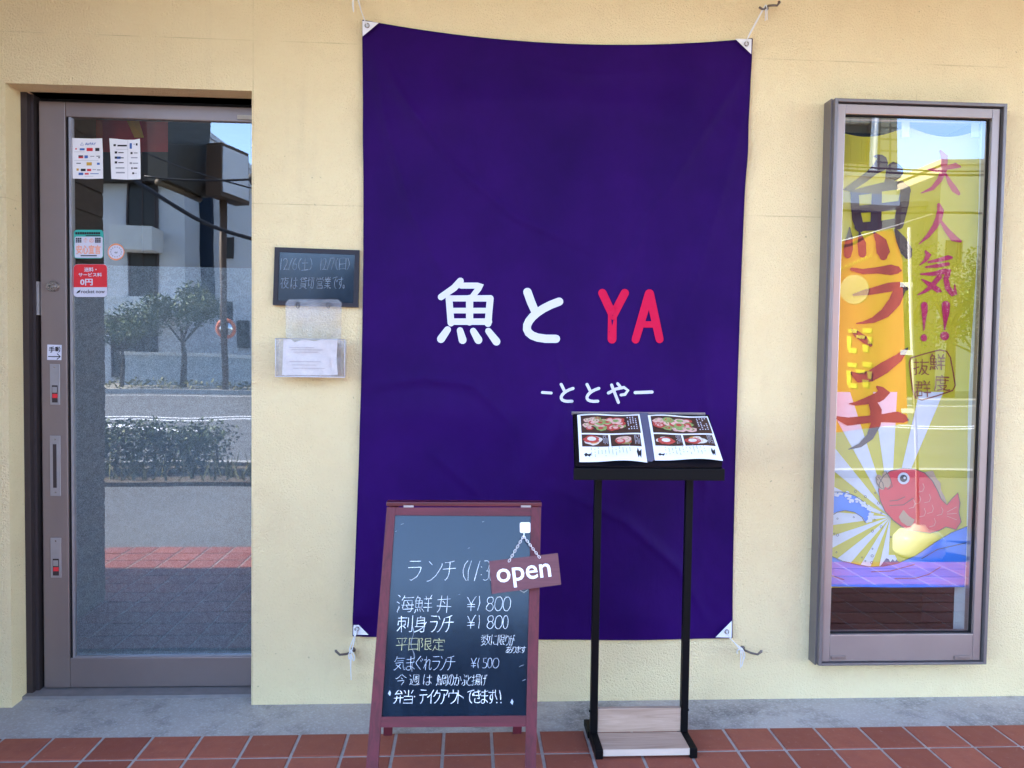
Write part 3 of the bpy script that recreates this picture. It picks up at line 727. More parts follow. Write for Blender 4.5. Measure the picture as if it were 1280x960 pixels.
 '海': [[46, 31, 46, 31], [37, 31, 37, 35, 33, 38, 33, 41], [10, 55, 15, 51], [24, 31, 24, 31], [26, 55, 25, 50], [20, 43, 24, 50, 25, 50], [45, 19, 45, 19], [6, 40, 12, 36], [13, 27, 13, 24, 8, 14, 9, 12], [49, 50, 25, 50], [32, 31, 32, 27, 36, 23], [50, 31, 19, 31], [49, 19, 23, 19, 22, 23, 23, 29, 24, 31, 25, 41, 46, 41, 45, 19, 45, 19, 44, 15, 42, 12, 36, 12]],
 '群': [[12, 36, 13, 36], [31, 56, 33, 55, 35, 51, 34, 49, 34, 46], [11, 14, 25, 14, 25, 27, 11, 27], [14, 45, 15, 45], [45, 50, 48, 56], [11, 25, 8, 25, 6, 21], [50, 24, 30, 24], [31, 46, 49, 46], [40, 12, 40, 46], [48, 35, 32, 35], [27, 45, 6, 45], [8, 36, 24, 36, 24, 53, 9, 53], [11, 12, 11, 25, 11, 25, 11, 28, 12, 36, 13, 36, 15, 53]],
 '貸': [[16, 42, 15, 51], [49, 44, 48, 42, 44, 42, 41, 42, 34, 46, 34, 50], [45, 51, 44, 54], [34, 16, 37, 16, 47, 12, 50, 12], [43, 25, 13, 25], [43, 31, 13, 31], [15, 51, 16, 53, 20, 56], [15, 51, 13, 50, 7, 47], [44, 54, 39, 56, 37, 56], [6, 12, 10, 12, 20, 16, 24, 16], [28, 56, 30, 55, 31, 50], [13, 25, 13, 20, 14, 19, 43, 19, 43, 20, 43, 37, 43, 38, 14, 38, 13, 25], [49, 51, 21, 49]],
 '身': [[26, 51, 26, 54, 28, 56], [6, 12, 8, 12, 21, 16, 34, 23, 35, 27], [48, 37, 44, 32, 41, 31], [40, 43, 15, 43], [40, 35, 15, 35], [40, 27, 8, 27], [28, 14, 30, 12, 38, 12, 40, 13, 41, 31, 40, 51, 15, 51, 15, 27]],
 '週': [[13, 18, 17, 17, 21, 14, 29, 12, 49, 13, 52, 15], [13, 18, 13, 36, 7, 36], [13, 18, 8, 15], [40, 19, 41, 18, 45, 19, 47, 21, 46, 54, 22, 54, 22, 32, 19, 20], [12, 49, 8, 54, 7, 54], [39, 27, 39, 33, 28, 33, 29, 24, 39, 24, 39, 27], [41, 46, 28, 46], [41, 39, 27, 39], [34, 39, 34, 49]],
 '限': [[46, 44, 27, 44], [8, 12, 8, 54, 19, 54, 19, 53, 19, 50, 16, 42, 16, 40, 18, 37, 20, 33, 20, 27, 19, 25, 17, 24, 15, 24], [48, 28, 43, 24, 40, 23], [37, 15, 30, 14, 27, 14, 27, 53, 46, 53, 46, 34, 27, 34], [51, 14, 48, 14, 41, 20, 40, 23, 39, 24, 37, 27, 36, 34]],
 '鮮': [[13, 52, 20, 51, 20, 49, 19, 46, 18, 43], [21, 14, 19, 20, 20, 22], [44, 46, 44, 50, 47, 56], [14, 20, 15, 14], [6, 12, 8, 16, 8, 19, 10, 21], [34, 46, 34, 50, 32, 55], [23, 22, 25, 20, 28, 14], [29, 25, 50, 25], [25, 34, 9, 34], [17, 43, 17, 26], [48, 36, 31, 36], [39, 12, 39, 46], [49, 46, 30, 46], [13, 56, 13, 52, 11, 51, 8, 43, 9, 41, 9, 26, 25, 26, 25, 43, 8, 43]],
 '鯛': [[25, 16, 26, 16], [25, 16, 25, 16], [25, 16, 25, 16, 25, 16], [22, 22, 23, 21, 25, 16], [13, 20, 14, 14], [26, 16, 25, 16], [26, 16, 26, 16], [25, 16, 25, 16], [19, 14, 18, 20], [6, 12, 8, 19, 10, 21], [33, 37, 44, 37], [43, 45, 34, 45], [39, 49, 39, 37], [22, 35, 8, 35], [34, 17, 35, 31, 43, 30, 43, 20, 35, 20], [12, 52, 19, 51, 19, 49, 17, 46, 17, 43, 15, 43, 15, 26], [43, 12, 48, 12, 49, 14, 48, 54, 29, 54, 28, 23, 27, 18, 26, 16, 26, 15, 25, 12], [12, 56, 12, 52, 11, 51, 8, 46, 8, 43, 8, 43, 8, 41, 8, 26, 22, 26, 22, 43, 8, 43]]}
def glyph(ch):
    return [[(p[i], p[i+1]) for i in range(0, len(p), 2)] for p in STROKES[ch]]
def hand(mb, ch, x0, x1, y0, y1, fn, w, off=0.0006, slant=0.06, jit=0.018, mi=0):
    """one handwritten character fitted to a box given in photo pixels (y down)"""
    g = glyph(ch)
    X = [p[0] for s in g for p in s]; Y = [p[1] for s in g for p in s]
    ax, ay = min(X), min(Y); bx = max(max(X)-ax, 1); by = max(max(Y)-ay, 1)
    W, H = x1-x0, y1-y0
    for s in g:
        ox, oy = random.gauss(0, jit)*W, random.gauss(0, jit)*H
        rot = random.gauss(0, 0.03)
        cx = sum(p[0] for p in s)/len(s); cy = sum(p[1] for p in s)/len(s)
        pts = []
        if len(s) == 2: s = [s[0], ((s[0][0]+s[1][0])/2+random.gauss(0, .5), (s[0][1]+s[1][1])/2+random.gauss(0, .5)), s[1]]
        for i, (gx, gy) in enumerate(s):
            gx, gy = cx+(gx-cx)-(gy-cy)*rot, cy+(gy-cy)+(gx-cx)*rot
            u = (gx-ax)/bx; v = (gy-ay)/by
            ww = w*(1.1 - 0.3*i/(len(s)-1))*random.uniform(.85, 1.15)
            pts.append((x0+u*W+(v-.5)*slant*H+ox, y1-v*H+oy-(u-.5)*slant*.8*W, ww))
        mb.ribbon(pts, fn, off)
def hands(mb, chars, spans, y0, y1, fn, w, org=(0, 0), sc=1.0, **k):
    for ch, (a, b) in zip(chars, spans):
        c0, c1 = y0, y1
        dots = {'・': (.5,), ':': (.3, .7), '!': (.96,)}.get(ch, ())
        for d in dots:
            oval(mb, fn, org[0]+(a+b)/2*sc, org[1]+(y0+(y1-y0)*d)*sc, w*.75, w*.75, .0006)
        if ch in '・:': continue
        if ch == '!': c1 = y0+(y1-y0)*.72
        if ch in 'ィー': c0 = y0+(y1-y0)*.3
        if ch == '。': c0 = y0+(y1-y0)*.7
        hand(mb, ch, org[0]+a*sc, org[0]+b*sc, org[1]+c0*sc, org[1]+c1*sc, fn, w, **k)
_txt = {}
def print_text(mb, body, x0, x1, y0, y1, fn, off=0.0006, bold=0.0, mi=0, rot=0.0):
    """typeset text fitted to a pixel box"""
    key = (body, bold)
    if key not in _txt:
        c = bpy.data.curves.new('type', 'FONT'); c.body = body; c.offset = bold; c.resolution_u = 3
        o = bpy.data.objects.new('type', c); COL.objects.link(o)
        dg = bpy.context.evaluated_depsgraph_get(); e = o.evaluated_get(dg); me = e.to_mesh()
        _txt[key] = ([tuple(v.co[:2]) for v in me.vertices], [tuple(p.vertices) for p in me.polygons])
        e.to_mesh_clear(); bpy.data.objects.remove(o); bpy.data.curves.remove(c)
    V, F = _txt[key]
    ax, bx = min(v[0] for v in V), max(v[0] for v in V); ay, by = min(v[1] for v in V), max(v[1] for v in V)
    mb.k += 1
    cx, cy = (x0+x1)/2, (y0+y1)/2
    pts = []
    for v in V:
        x = x0+(v[0]-ax)/(bx-ax)*(x1-x0); y = y1-(v[1]-ay)/(by-ay)*(y1-y0)
        dx, dy = x-cx, y-cy
        pts.append(fn(cx+dx*math.cos(rot)-dy*math.sin(rot), cy+dx*math.sin(rot)+dy*math.cos(rot), off+mb.k*.00008))
    mb.add(pts, F, mi)
def plane_fn(P0, n):
    P0 = Vector(P0); n = Vector(n).normalized()
    if n.dot(CAM-P0) < 0: n = -n
    return lambda x, y, o=0.0: hit(x, y, P0+n*o, n)
def wallp(Y):
    return lambda x, y, o=0.0: px(x, y, Y-o)
def rect(mb, fn, x0, y0, x1, y1, off=.0006, mi=0):
    mb.poly2([(x0, y0), (x1, y0), (x1, y1), (x0, y1)], fn, off, mi)
def oval(mb, fn, cx, cy, rx, ry, off=.0006, mi=0, n=20, rot=0):
    mb.poly2([(cx+math.cos(2*math.pi*k/n)*rx*math.cos(rot)-math.sin(2*math.pi*k/n)*ry*math.sin(rot),
               cy+math.cos(2*math.pi*k/n)*rx*math.sin(rot)+math.sin(2*math.pi*k/n)*ry*math.cos(rot)) for k in range(n)], fn, off, mi)
def rounded(x0, y0, x1, y1, r, n=5):
    out = []
    for cx, cy, a0 in ((x1-r, y0+r, -90), (x1-r, y1-r, 0), (x0+r, y1-r, 90), (x0+r, y0+r, 180)):
        for k in range(n+1):
            a = rad(a0+90*k/n); out.append((cx+math.cos(a)*r, cy+math.sin(a)*r))
    return out
def curl(x0, y0, x1, y1, bulge=0.0):
    return [(x0, y0), (x1, y0), (x1, y1), (x0, y1)]

# ================================================================== PURPLE BANNER
bt = thing('banner', 'large purple cloth banner with white and red lettering tied to the cream wall', 'banner', px(680, 795, 0))
BTL, BTR, BBL, BBR = [px(x, y, 0) for x, y in ((454, 27), (939, 50), (442, 793), (914, 796))]
CREASES = []
for pts, w_, a_ in (([(467, 50), (500, 120), (560, 195), (640, 258), (740, 300)], .010, .0050), ([(462, 60), (478, 150), (510, 260), (560, 360)], .012, .0045),
                    ([(925, 62), (870, 150), (810, 250), (770, 350), (755, 440)], .011, .0050), ([(932, 80), (905, 200), (870, 330), (840, 420)], .013, .0040),
                    ([(470, 480), (530, 468), (590, 474), (640, 520), (660, 600)], .012, .0055), ([(455, 600), (480, 660), (500, 740)], .012, .0040), ([(905, 780), (860, 700), (790, 640), (700, 600)], .012, .0050),
                    ([(640, 60), (720, 72), (830, 66)], .014, .0045), ([(700, 420), (720, 500), (712, 600)], .010, .0035), ([(880, 420), (895, 520), (890, 640)], .010, .0035), ([(540, 560), (600, 610), (620, 700)], .012, .0040),
                    ([(900, 600), (870, 560), (800, 548)], .010, .0040)):
    CREASES.append(([((x-453)/478, (y-30)/765) for x, y in pts], w_, a_*1.55))
def crease_depth(u, v):
    d = 0
    for pts, w_, a_ in CREASES:
        best = 9; bt = 0
        for k in range(len(pts)-1):
            ax, ay = pts[k]; bx, by = pts[k+1]
            dx, dy = (bx-ax), (by-ay)*1.5
            px_, py_ = u-ax, (v-ay)*1.5
            t = max(0, min(1, (px_*dx+py_*dy)/(dx*dx+dy*dy)))
            e = math.hypot(px_-t*dx, py_-t*dy)
            if e < best: best = e; bt = (k+t)/(len(pts)-1); sgn = px_*dy-py_*dx
        fade = math.sin(math.pi*min(1, max(0, .08+.84*bt)))
        d += a_*fade*(math.exp(-(best/w_)**2)+(.5*math.exp(-(best/(w_*3.5))**2) if sgn > 0 else -.25*math.exp(-(best/(w_*2.5))**2)))
    return d
def ban_depth(u, v):
    e = min(1, max(0, v)/.10)*min(1, max(0, 1-v)/.05+.25)
    return .010+(ban_base(u, v)+crease_depth(u, v)-.010)*e
def ban_base(u, v):                            # u across, v down; metres in front of the wall
    e = min(u, 1-u)
    d = 0.012+0.006*math.sin(u*9+1.5*v)*(0.4+v*.6)+0.004*math.sin(u*17-v*5)
    d += 0.007*math.exp(-((u-.18-.10*v)/.05)**2)*(1-v)*.9+0.006*math.exp(-((u-.84+.16*v)/.05)**2)*(1-v)
    d += 0.008*math.exp(-((v-.62-.18*(u-.2)**2*4)/.035)**2)*math.exp(-((u-.25)/.22)**2)
    d += 0.006*math.exp(-((u+v-1.18)/.06)**2)*(v > .3)*min(1, (v-.3)*4 if v > .3 else 0)
    d += 0.007*math.exp(-((v-.10-.35*(u-.5)**2)/.035)**2)
    d = .012+(d-.012)*1.7
    d += .007*math.exp(-((v-(.03+.9*u))/.022)**2)*max(0, 1-u*2.2)+.007*math.exp(-((v-(.03+.85*(1-u)))/.024)**2)*max(0, 1-(1-u)*2.4)
    d += .006*math.exp(-((v-.97+.7*u)/.03)**2)*max(0, 1-u*2.5)+.006*math.exp(-((v-.97+.6*(1-u))/.03)**2)*max(0, 1-(1-u)*2.2)
    d += .0035*math.sin(u*38+3*math.sin(v*4))*math.exp(-(v/.25)**2)
    return max(0.005, d)
def ban_uv(u, v):
    a = BTL.lerp(BTR, u); b = BBL.lerp(BBR, u)
    p = a.lerp(b, v)
    p.z -= 0.052*(4*u*(1-u))*(1-v)**3             # sag between the two top corners
    p.z -= 0.010*(4*u*(1-u))*v**4
    p.x += 0.018*math.sin(math.pi*v)*((1-u)-u*.9)*(1 if abs(u-.5) > .3 else abs(u-.5)/.3)
    p.y = -ban_depth(u, v)
    return p
NU, NV = 130, 190
m = MB()
m.add([ban_uv(i/NU, j/NV) for j in range(NV+1) for i in range(NU+1)],
      [(j*(NU+1)+i, (j+1)*(NU+1)+i, (j+1)*(NU+1)+i+1, j*(NU+1)+i+1) for j in range(NV) for i in range(NU)])
m.build('cloth', MAT['purple'], bt, smooth=True)
m = MB()                                         # hemmed edge
for side in range(4):
    pts = []
    for k in range(61):
        t = k/60
        p = ban_uv(*((t, 0), (1, t), (t, 1), (0, t))[side]); p.y -= .0005
        pts.append(p)
    m.tube(pts, .0022, 6)
m.build('hem', MAT['purple'], bt)
def cloth_fn(x, y, o=0.0):
    dep = 0.014
    for _ in range(3):                            # walk the sight line down to the folded cloth
        p = px(x, y, -dep)
        u = (p.x-BTL.x)/(BTR.x-BTL.x); v = (BTL.z-p.z)/(BTL.z-BBL.z)
        for _ in range(3):
            q = ban_uv(u, v)
            u += (p.x-q.x)/(BTR.x-BTL.x); v += (q.z-p.z)/(BTL.z-BBL.z)
        dep = ban_depth(u, v)
    return px(x, y, -dep-0.0004-o)
def crop(ox, oy, sc):
    return lambda pts: [tuple([ox+p[0]*sc, oy+p[1]*sc]+([p[2]*sc] if len(p) > 2 else [])) for p in pts]
cE = crop(530, 330, .25)
m = MB()
for s in ([(182, 85, 34), (150, 120, 34), (85, 165, 32)], [(185, 108, 30), (285, 108, 30), (240, 165, 28)], [(128, 172, 30), (332, 172, 32)],
          [(125, 172, 34), (135, 295, 34)], [(331, 172, 34), (320, 298, 34)], [(140, 233, 28), (325, 233, 28)], [(140, 288, 32), (325, 288, 32)],
          [(228, 172, 36), (228, 290, 36)], [(118, 328, 34), (85, 375, 40)], [(180, 332, 32), (193, 380, 40)], [(246, 335, 32), (272, 380, 40)], [(322, 335, 32), (362, 388, 40)]):
    m.ribbon(cE(s), cloth_fn, .0026, step=4)
q = []
for k in range(13):
    t = k/12; b = [(676, 188), (500, 245), (430, 385), (660, 374)]
    q.append(tuple((1-t)**3*b[0][i]+3*(1-t)**2*t*b[1][i]+3*(1-t)*t*t*b[2][i]+t**3*b[3][i] for i in (0, 1))+(41,))
m.ribbon(cE(q), cloth_fn, .0026); m.ribbon(cE([(517, 140, 42), (535, 190, 42), (556, 238, 40)]), cloth_fn, .0026, step=4)
m.build('white_lettering', MAT['white_print'], bt)
m = MB()
for ox in (0, 129):
    q = [(745, 622), (680, 640), (655, 695), (740, 686)]
    q = [tuple((1-t)**3*q[0][i]+3*(1-t)**2*t*q[1][i]+3*(1-t)*t*t*q[2][i]+t**3*q[3][i] for i in (0, 1))+(15,) for t in [k/10 for k in range(11)]]
    m.ribbon(cE([(x+ox, y, w) for x, y, w in q]), cloth_fn, .0026)
    m.ribbon(cE([(686+ox, 602, 15), (705+ox, 640, 15)]), cloth_fn, .0026)
m.ribbon(cE([(592, 642, 14), (636, 645, 14)]), cloth_fn, .0026); m.ribbon(cE([(1056, 643, 16), (1140, 640, 16)]), cloth_fn, .0026)
m.ribbon(cE([(922, 645, 15), (960, 625, 15), (1000, 617, 15), (1020, 632, 15), (1005, 652, 15), (985, 655, 14)]), cloth_fn, .0026)
m.ribbon(cE([(968, 598, 14), (980, 612, 14)]), cloth_fn, .0026); m.ribbon(cE([(938, 605, 15), (972, 692, 15)]), cloth_fn, .0026)
m.build('small_lettering', MAT['white_print'], bt)
m = MB()
for s in ([(892, 145, 42), (945, 258, 42)], [(1004, 145, 42), (945, 258, 42)], [(942, 255, 44), (940, 376, 44)],
          [(1126, 148, 44), (1058, 378, 40)], [(1128, 148, 44), (1178, 376, 40)], [(1090, 302, 32), (1155, 302, 32)]):
    m.ribbon(cE(s), cloth_fn, .0026, step=4)
m.build('red_lettering', MAT['red_print'], bt)
def eyelet(c, parent, r=.0075):
    e = MB(); e.smooth = True
    e.tube([c+Vector((math.cos(a)*r, -.0015, math.sin(a)*r)) for a in [2*math.pi*k/16 for k in range(17)]], .0022, 6)
    e.build('eyelet', MAT['steel'], parent)
corners = (((453, 26.0), (473.5, 28.5), (453.2, 45.5), (459, 32)), ((939.5, 49), (919, 48.5), (939, 67.5), (933, 55)),
           ((441.5, 793.5), (460.5, 793.5), (441.5, 774), (446.2, 786)), ((914.5, 797), (894.5, 796.5), (914.8, 776), (908.5, 789.5)))
eyes = []
for ca, cb, cc, ce in corners:
    m = MB()
    m.slab([px(*ca, -.026), px(*cb, -.024), px(*cc, -.024)], (0, 1, 0), -.0008, .0008)
    pt = m.build('corner_patch', MAT['white_cloth'], bt)
    p = px(*ce, -.027); eyes.append(p); eyelet(p, pt)

# hooks and cords
def screw_hook(base, tip, label):
    t = thing('wall_hook', label, 'hook', base, 'metal hooks the banner is tied to')
    b = Vector(base); tp = Vector(tip)
    m = MB(); m.tube([b+Vector((0, .012, 0)), b+Vector((0, -.022, 0)), b.lerp(tp, .35)+Vector((0, -.036, -.004)), b.lerp(tp, .75)+Vector((0, -.04, -.006)), tp+Vector((0, -.038, .006)), tp+Vector((0, -.036, .010))], [.0042]*4+[.0048, .0055], 8)
    m.build('hook', MAT['hookmetal'], t)
    m = MB(); m.tube([b+Vector((0, -.0006, 0)), b+Vector((0, -.004, 0))], [.010, .009], 12); m.build('collar', MAT['hookmetal'], t)
    return b+Vector((0, -.034, -.002))
def cord(pts_list, label):
    m = MB()
    for pts in pts_list:
        q = []
        for i in range(len(pts)-1):              # soften the path
            p0 = pts[max(i-1, 0)]; p1 = pts[i]; p2 = pts[i+1]; p3 = pts[min(i+2, len(pts)-1)]
            for k in range(6):
                t = k/6
                q.append(0.5*((2*p1)+(p2-p0)*t+(2*p0-5*p1+4*p2-p3)*t*t+(3*p1-p0-3*p2+p3)*t**3))
        q.append(pts[-1])
        m.tube(q, .0019, 6)
    o = m.build('tie_cord', MAT['rope'])
    tag(o, label, 'cord', 'white cords tying the banner to its hooks')
W = lambda x, y, d=.034: px(x, y, -d)
h = screw_hook(px(957.5, 10.5, 0), px(969, 11, 0), 'bent metal hook above the upper right banner corner, cord looped over it')
MB().tube([px(949, 9, -.03), px(953.5, 12, -.034), px(957.5, 10, -.034)], .0042, 8).build('cross_pin', MAT['hookmetal'], bpy.data.objects['wall_hook'])
cord([[eyes[1], W(936, 44), W(945, 27), W(954, 11), W(958, 7), W(959, 25)], [W(934, 49), W(944, 31), W(956, 10), W(956.5, 26)]], 'white cord from the upper right banner corner up to its hook')
h = screw_hook(px(446, -3, 0), px(437, -3, 0), 'hook at the very top edge, above the upper left banner corner')
cord([[eyes[0], W(456, 26), W(451, 12), W(446, -3), W(442, -2), W(442, 15)], [W(457, 28), W(452, 15), W(447, -2), W(441, 0), W(441.5, 13)]], 'white cord from the upper left banner corner, rising out of view')
h = screw_hook(px(441.5, 812, 0), px(422, 811, 0), 'bent metal hook below the lower left banner corner, beside the chalkboard')
cord([[eyes[2], W(443, 795), W(437, 811), W(439, 815), W(442, 804), W(446, 788)], [W(439, 812), W(436, 818), W(436.5, 824), W(439, 818), W(438.5, 835), W(439, 850)], [W(439, 813), W(443, 820), W(442, 826), W(439, 818)], [W(440, 814), W(438, 822), W(438.8, 847)]], 'white cord at the lower left banner corner, ends hanging from a bow knot')
h = screw_hook(px(928, 810, 0), px(947, 811.5, 0), 'bent metal hook below the lower right banner corner, near the tall window')
cord([[eyes[3], W(913, 798), W(921, 806), W(928, 811), W(924, 810), W(915, 800)], [W(927, 811), W(923, 812), W(921, 815), W(922, 817)], [W(926, 811), W(926, 822), W(925.8, 835)], [W(927, 811), W(929, 824), W(927, 833)], [W(928, 811), W(931, 818), W(930, 824)]], 'white cord at the lower right banner corner, tied in a bow over its hook')

# ================================================================== SMALL WALL BLACKBOARD AND LEAFLET HOLDER
c5 = lambda x, y: (330+x*.2083, 290+y*.2083)
b0 = px(395, 383, -.004); n = Vector((0, -1, .052)).normalized()
fB = plane_fn(b0+Vector((0, -.012, 0)), n)
wb = thing('wall_blackboard', 'small dark blackboard with faint chalk dates, on the wall right of the door', 'blackboard', b0)
q = [fB(*c5(*p)) for p in ((66, 92), (574, 110), (566, 452), (54, 438))]
qi = [fB(*c5(*p)) for p in ((93, 120), (546, 136), (536, 428), (82, 412))]
m = MB()
for i in range(4):
    j = (i+1) % 4
    m.slab([q[i], q[j], qi[j], qi[i]], n, -.010, .004)
m.build('frame', MAT['boardframe'], wb)
m = MB(); m.slab(qi, n, -.008, 0.0); m.build('panel', MAT['chalkboard'], wb)
m = MB()
hands(m, '12/6(土)12/7(日)', [(102, 108), (115, 142), (150, 168), (175, 198), (208, 220), (226, 266), (276, 288), (342, 348), (352, 375), (380, 398), (402, 420), (432, 442), (452, 490), (500, 512)], 158, 226, fB, .5, (330, 290), .2083, off=.0005)
faint = chalk_material('faint_chalk', (0.30, 0.34, 0.40))
m.build('chalk_line', faint, wb)
m = MB()
hands(m, '夜は貸切営業です。', [(102, 150), (162, 200), (215, 258), (262, 300), (315, 356), (362, 402), (412, 440), (446, 474), (474, 482)], 272, 338, fB, .55, (330, 290), .2083, off=.0005)
m.build('chalk_line', faint, wb)

hp = thing('leaflet_holder', 'clear acrylic leaflet holder hung by two rings below the small wall blackboard', 'holder', px(388, 471, -.004))
fH = plane_fn(px(388, 420, -.032), (0, -1, .03))
m = MB()
back = [fH(*c5(*p)) for p in [(130, 425), (150, 404), (445, 404), (466, 425), (462, 640), (462, 865), (132, 865), (132, 640)]]
m.slab(back, (0, -1, 0), -.0012, .0012)
m.build('back_plate', MAT['acrylic'], hp)
fP = plane_fn(px(388, 450, -.072), (0, -1, 0))
a = fP(*c5(68, 640)); b = fP(*c5(484, 872))
x0, x1, z1, z0 = a.x, b.x, a.z, b.z
m = MB()
m.box((x0, -.072, z0), (x1, -.0695, z1)); m.box((x0, -.0694, z0), (x0+.0025, -.034, z1)); m.box((x1-.0025, -.0694, z0), (x1, -.034, z1))
m.box((x0+.0026, -.0694, z0), (x1-.0026, -.034, z0+.0025)); m.box((x0, -.0338, z0), (x1, -.0315, z1-.004))
pk = m.build('pocket', MAT['acrylic'], hp)
m = MB()
for t in (.0015, .004): m.tube([(x0, -.0712, z1+.0005), (x1, -.0712, z1+.0005)], .0012, 6)
m.tube([(x0, -.0715, z0), (x0, -.0715, z1)], .0012, 6); m.tube([(x1, -.0715, z0), (x1, -.0715, z1)], .0012, 6); m.tube([(x0, -.0715, z0), (x1, -.0715, z0)], .0016, 6)
m.build('rim', P('acrylic_edge', (0.62, 0.60, 0.66), .25), pk)
for rx in (203, 386):
    c = fH(*c5(rx, 440))
    m = MB(); m.tube([c+Vector((math.sin(a)*.0055, -.003-.004*math.cos(a), math.cos(a)*.0105)) for a in [2*math.pi*k/18 for k in range(19)]], .0012, 6)
    m.build('ring', MAT['ink'], hp)
m = MB()
lp = lambda x, y, o=0.0: fP(*c5(x, y))+Vector((0, .012+o, 0))
m.slab([lp(112, 640), lp(150, 640), lp(180, 662), lp(230, 645), lp(300, 655), lp(350, 642), lp(438, 640), lp(432, 770), lp(440, 858), lp(104, 858)], (0, 1, 0), 0, .0006)
m.slab([lp(140, 745, .003), lp(390, 752, .003), lp(400, 860, .003), lp(120, 860, .003)], (0, 1, 0), -.006, -.0052)
lf = thing('leaflet', 'cream folded leaflets standing in the clear acrylic holder', 'leaflet', lp(270, 858))
m.build('sheet', MAT['flyer'], lf)
m = MB()
for k in range(6):
    y = 690+k*14 if k < 3 else 775+(k-3)*20
    x = 150+12*(k % 3)
    pts = [lp(x, y, -.0070), lp(x+150+40*(k % 2), y+2, -.0070), lp(x+150+40*(k % 2), y+6, -.0070), lp(x, y+4, -.0070)]
    m.add(pts, [(0, 1, 2, 3)])
m.build('print', P('faded_print', (.52, .42, .40), .8), lf)

# ================================================================== PAPERS AND STICKERS ON THE DOOR
gfn = wallp(GD-.0006)
cP = lambda x, y: (80+x*.0859, 160+y*.0859)
def sheet(outline, name, label, cat, mat, fn=gfn, th=.0004):
    root = thing(name, label, cat, fn(sum(p[0] for p in outline)/len(outline), max(p[1] for p in outline)))
    m = MB(); n = Vector((0, -1, 0)); q = [fn(*p) for p in outline]
    m.slab(q, n, 0, th)
    m.build('sheet', mat, root)
    return root
def marks(root, name, mat, items, fn=gfn, off=.0008):
    m = MB()
    for it in items:
        k = it[0]
        if k == 'r': rect(m, fn, *it[1:], off=off)
        elif k == 'o': oval(m, fn, *it[1:], off=off)
        elif k == 't': print_text(m, it[1], *it[2:6], fn, off, it[6] if len(it) > 6 else 0)
        elif k == 'l': m.ribbon(it[1], fn, off)
        elif k == 'p': m.poly2(it[1], fn, off)
    return m.build(name, mat, root)
def R8(*r): return ('r', *cP(r[0], r[1]), *cP(r[2], r[3]))
nA = sheet([cP(*p) for p in ((102, 145), (250, 150), (400, 155), (555, 150), (565, 330), (570, 735), (350, 742), (128, 735), (118, 400))], 'payment_notice', 'white payment notice headed with blue letters, left of two sheets on the glass', 'notice', MAT['paper'])
marks(nA, 'blue_mark', MAT['blue_ink'], [('t', 'AirPAY', *cP(305, 212), *cP(465, 250), .02)[0:2]+(cP(305, 212)[0], cP(465, 250)[0], cP(305, 212)[1], cP(465, 250)[1], .02),
      R8(228, 295, 300, 325), R8(298, 398, 348, 440), R8(480, 505, 520, 535), R8(212, 650, 280, 685), R8(380, 660, 505, 670), ('l', [(*cP(240, 250), .5), (*cP(262, 210), .5), (*cP(286, 250), .5), (*cP(240, 250), .5)])])
marks(nA, 'red_mark', MAT['red_ink'], [R8(328, 290, 418, 336), R8(335, 595, 395, 628), R8(302, 655, 360, 678), R8(210, 420, 280, 440), R8(165, 292, 185, 315)])
marks(nA, 'dark_mark', MAT['ink'], [R8(455, 290, 515, 335), R8(245, 592, 315, 628), R8(210, 398, 278, 418), R8(470, 405, 525, 415), R8(500, 425, 522, 440), R8(180, 508, 245, 520), R8(480, 605, 530, 615), R8(380, 408, 440, 415)])
marks(nA, 'gold_mark', MAT['gold_ink'], [R8(328, 498, 405, 545), R8(182, 588, 215, 622)])
marks(nA, 'grey_rule', MAT['grey_ink'], [R8(150, 345, 300, 349), R8(150, 470, 500, 473), R8(300, 700, 430, 704), R8(415, 600, 465, 612)])
nB = sheet([cP(*p) for p in ((660, 150), (760, 158), (900, 172), (1020, 172), (1105, 155), (1112, 400), (1116, 745), (900, 752), (690, 740), (678, 450))], 'payment_notice', 'white creased payment notice with two columns of small logos, right of two sheets', 'notice', MAT['paper'])
it = []
for y in (360, 435, 505): it += [R8(738, y-20, 775, y+12), R8(790, y-8, 868, y+6)]
it += [R8(720, 235, 755, 265), R8(778, 245, 915, 268), R8(1045, 222, 1070, 255), R8(968, 350, 998, 380), R8(1015, 358, 1070, 368), R8(980, 570, 998, 600), R8(1012, 575, 1068, 592), R8(992, 645, 1020, 672)]
marks(nB, 'dark_mark', MAT['ink'], it)
marks(nB, 'blue_mark', MAT['blue_ink'], [R8(955, 220, 988, 302), R8(765, 415, 825, 450)])
marks(nB, 'grey_rule', MAT['grey_ink'], [R8(750, 572, 880, 590), R8(755, 640, 885, 660), R8(975, 425, 1070, 440), R8(955, 498, 990, 525), R8(1000, 505, 1078, 520), R8(760, 310, 930, 313), R8(1015, 655, 1060, 662), R8(927, 180, 930, 740), R8(1010, 230, 1032, 240)])
cS = lambda x, y: (80+x*.10936, 275+y*.10936)
def S8(*r): return ('r', *cS(r[0], r[1]), *cS(r[2], r[3]))
def TX(t, x0, y0, x1, y1, b=0.0): return ('t', t, cS(x0, y0)[0], cS(x1, y1)[0], cS(x0, y0)[1], cS(x1, y1)[1], b)
s1 = sheet(rounded(*cS(112, 112), *cS(450, 440), 4), 'safety_sticker', 'square sticker with teal header and salmon lettering on the door glass', 'sticker', MAT['teal_ink'])
marks(s1, 'white_field', MAT['white_print'], [('p', rounded(*cS(122, 190), *cS(442, 432), 2.5))])
marks(s1, 'lettering', MAT['salmon'], [TX('食', 215, 205, 280, 262, .025), TX('の', 288, 210, 338, 260, .02), TX('安心宣言', 138, 285, 420, 390, .03)], off=.0012)
it = [S8(130+k*26, 138, 152+k*26, 164) for k in range(11)]+[S8(248, 174, 415, 184), S8(190, 402, 375, 414)]
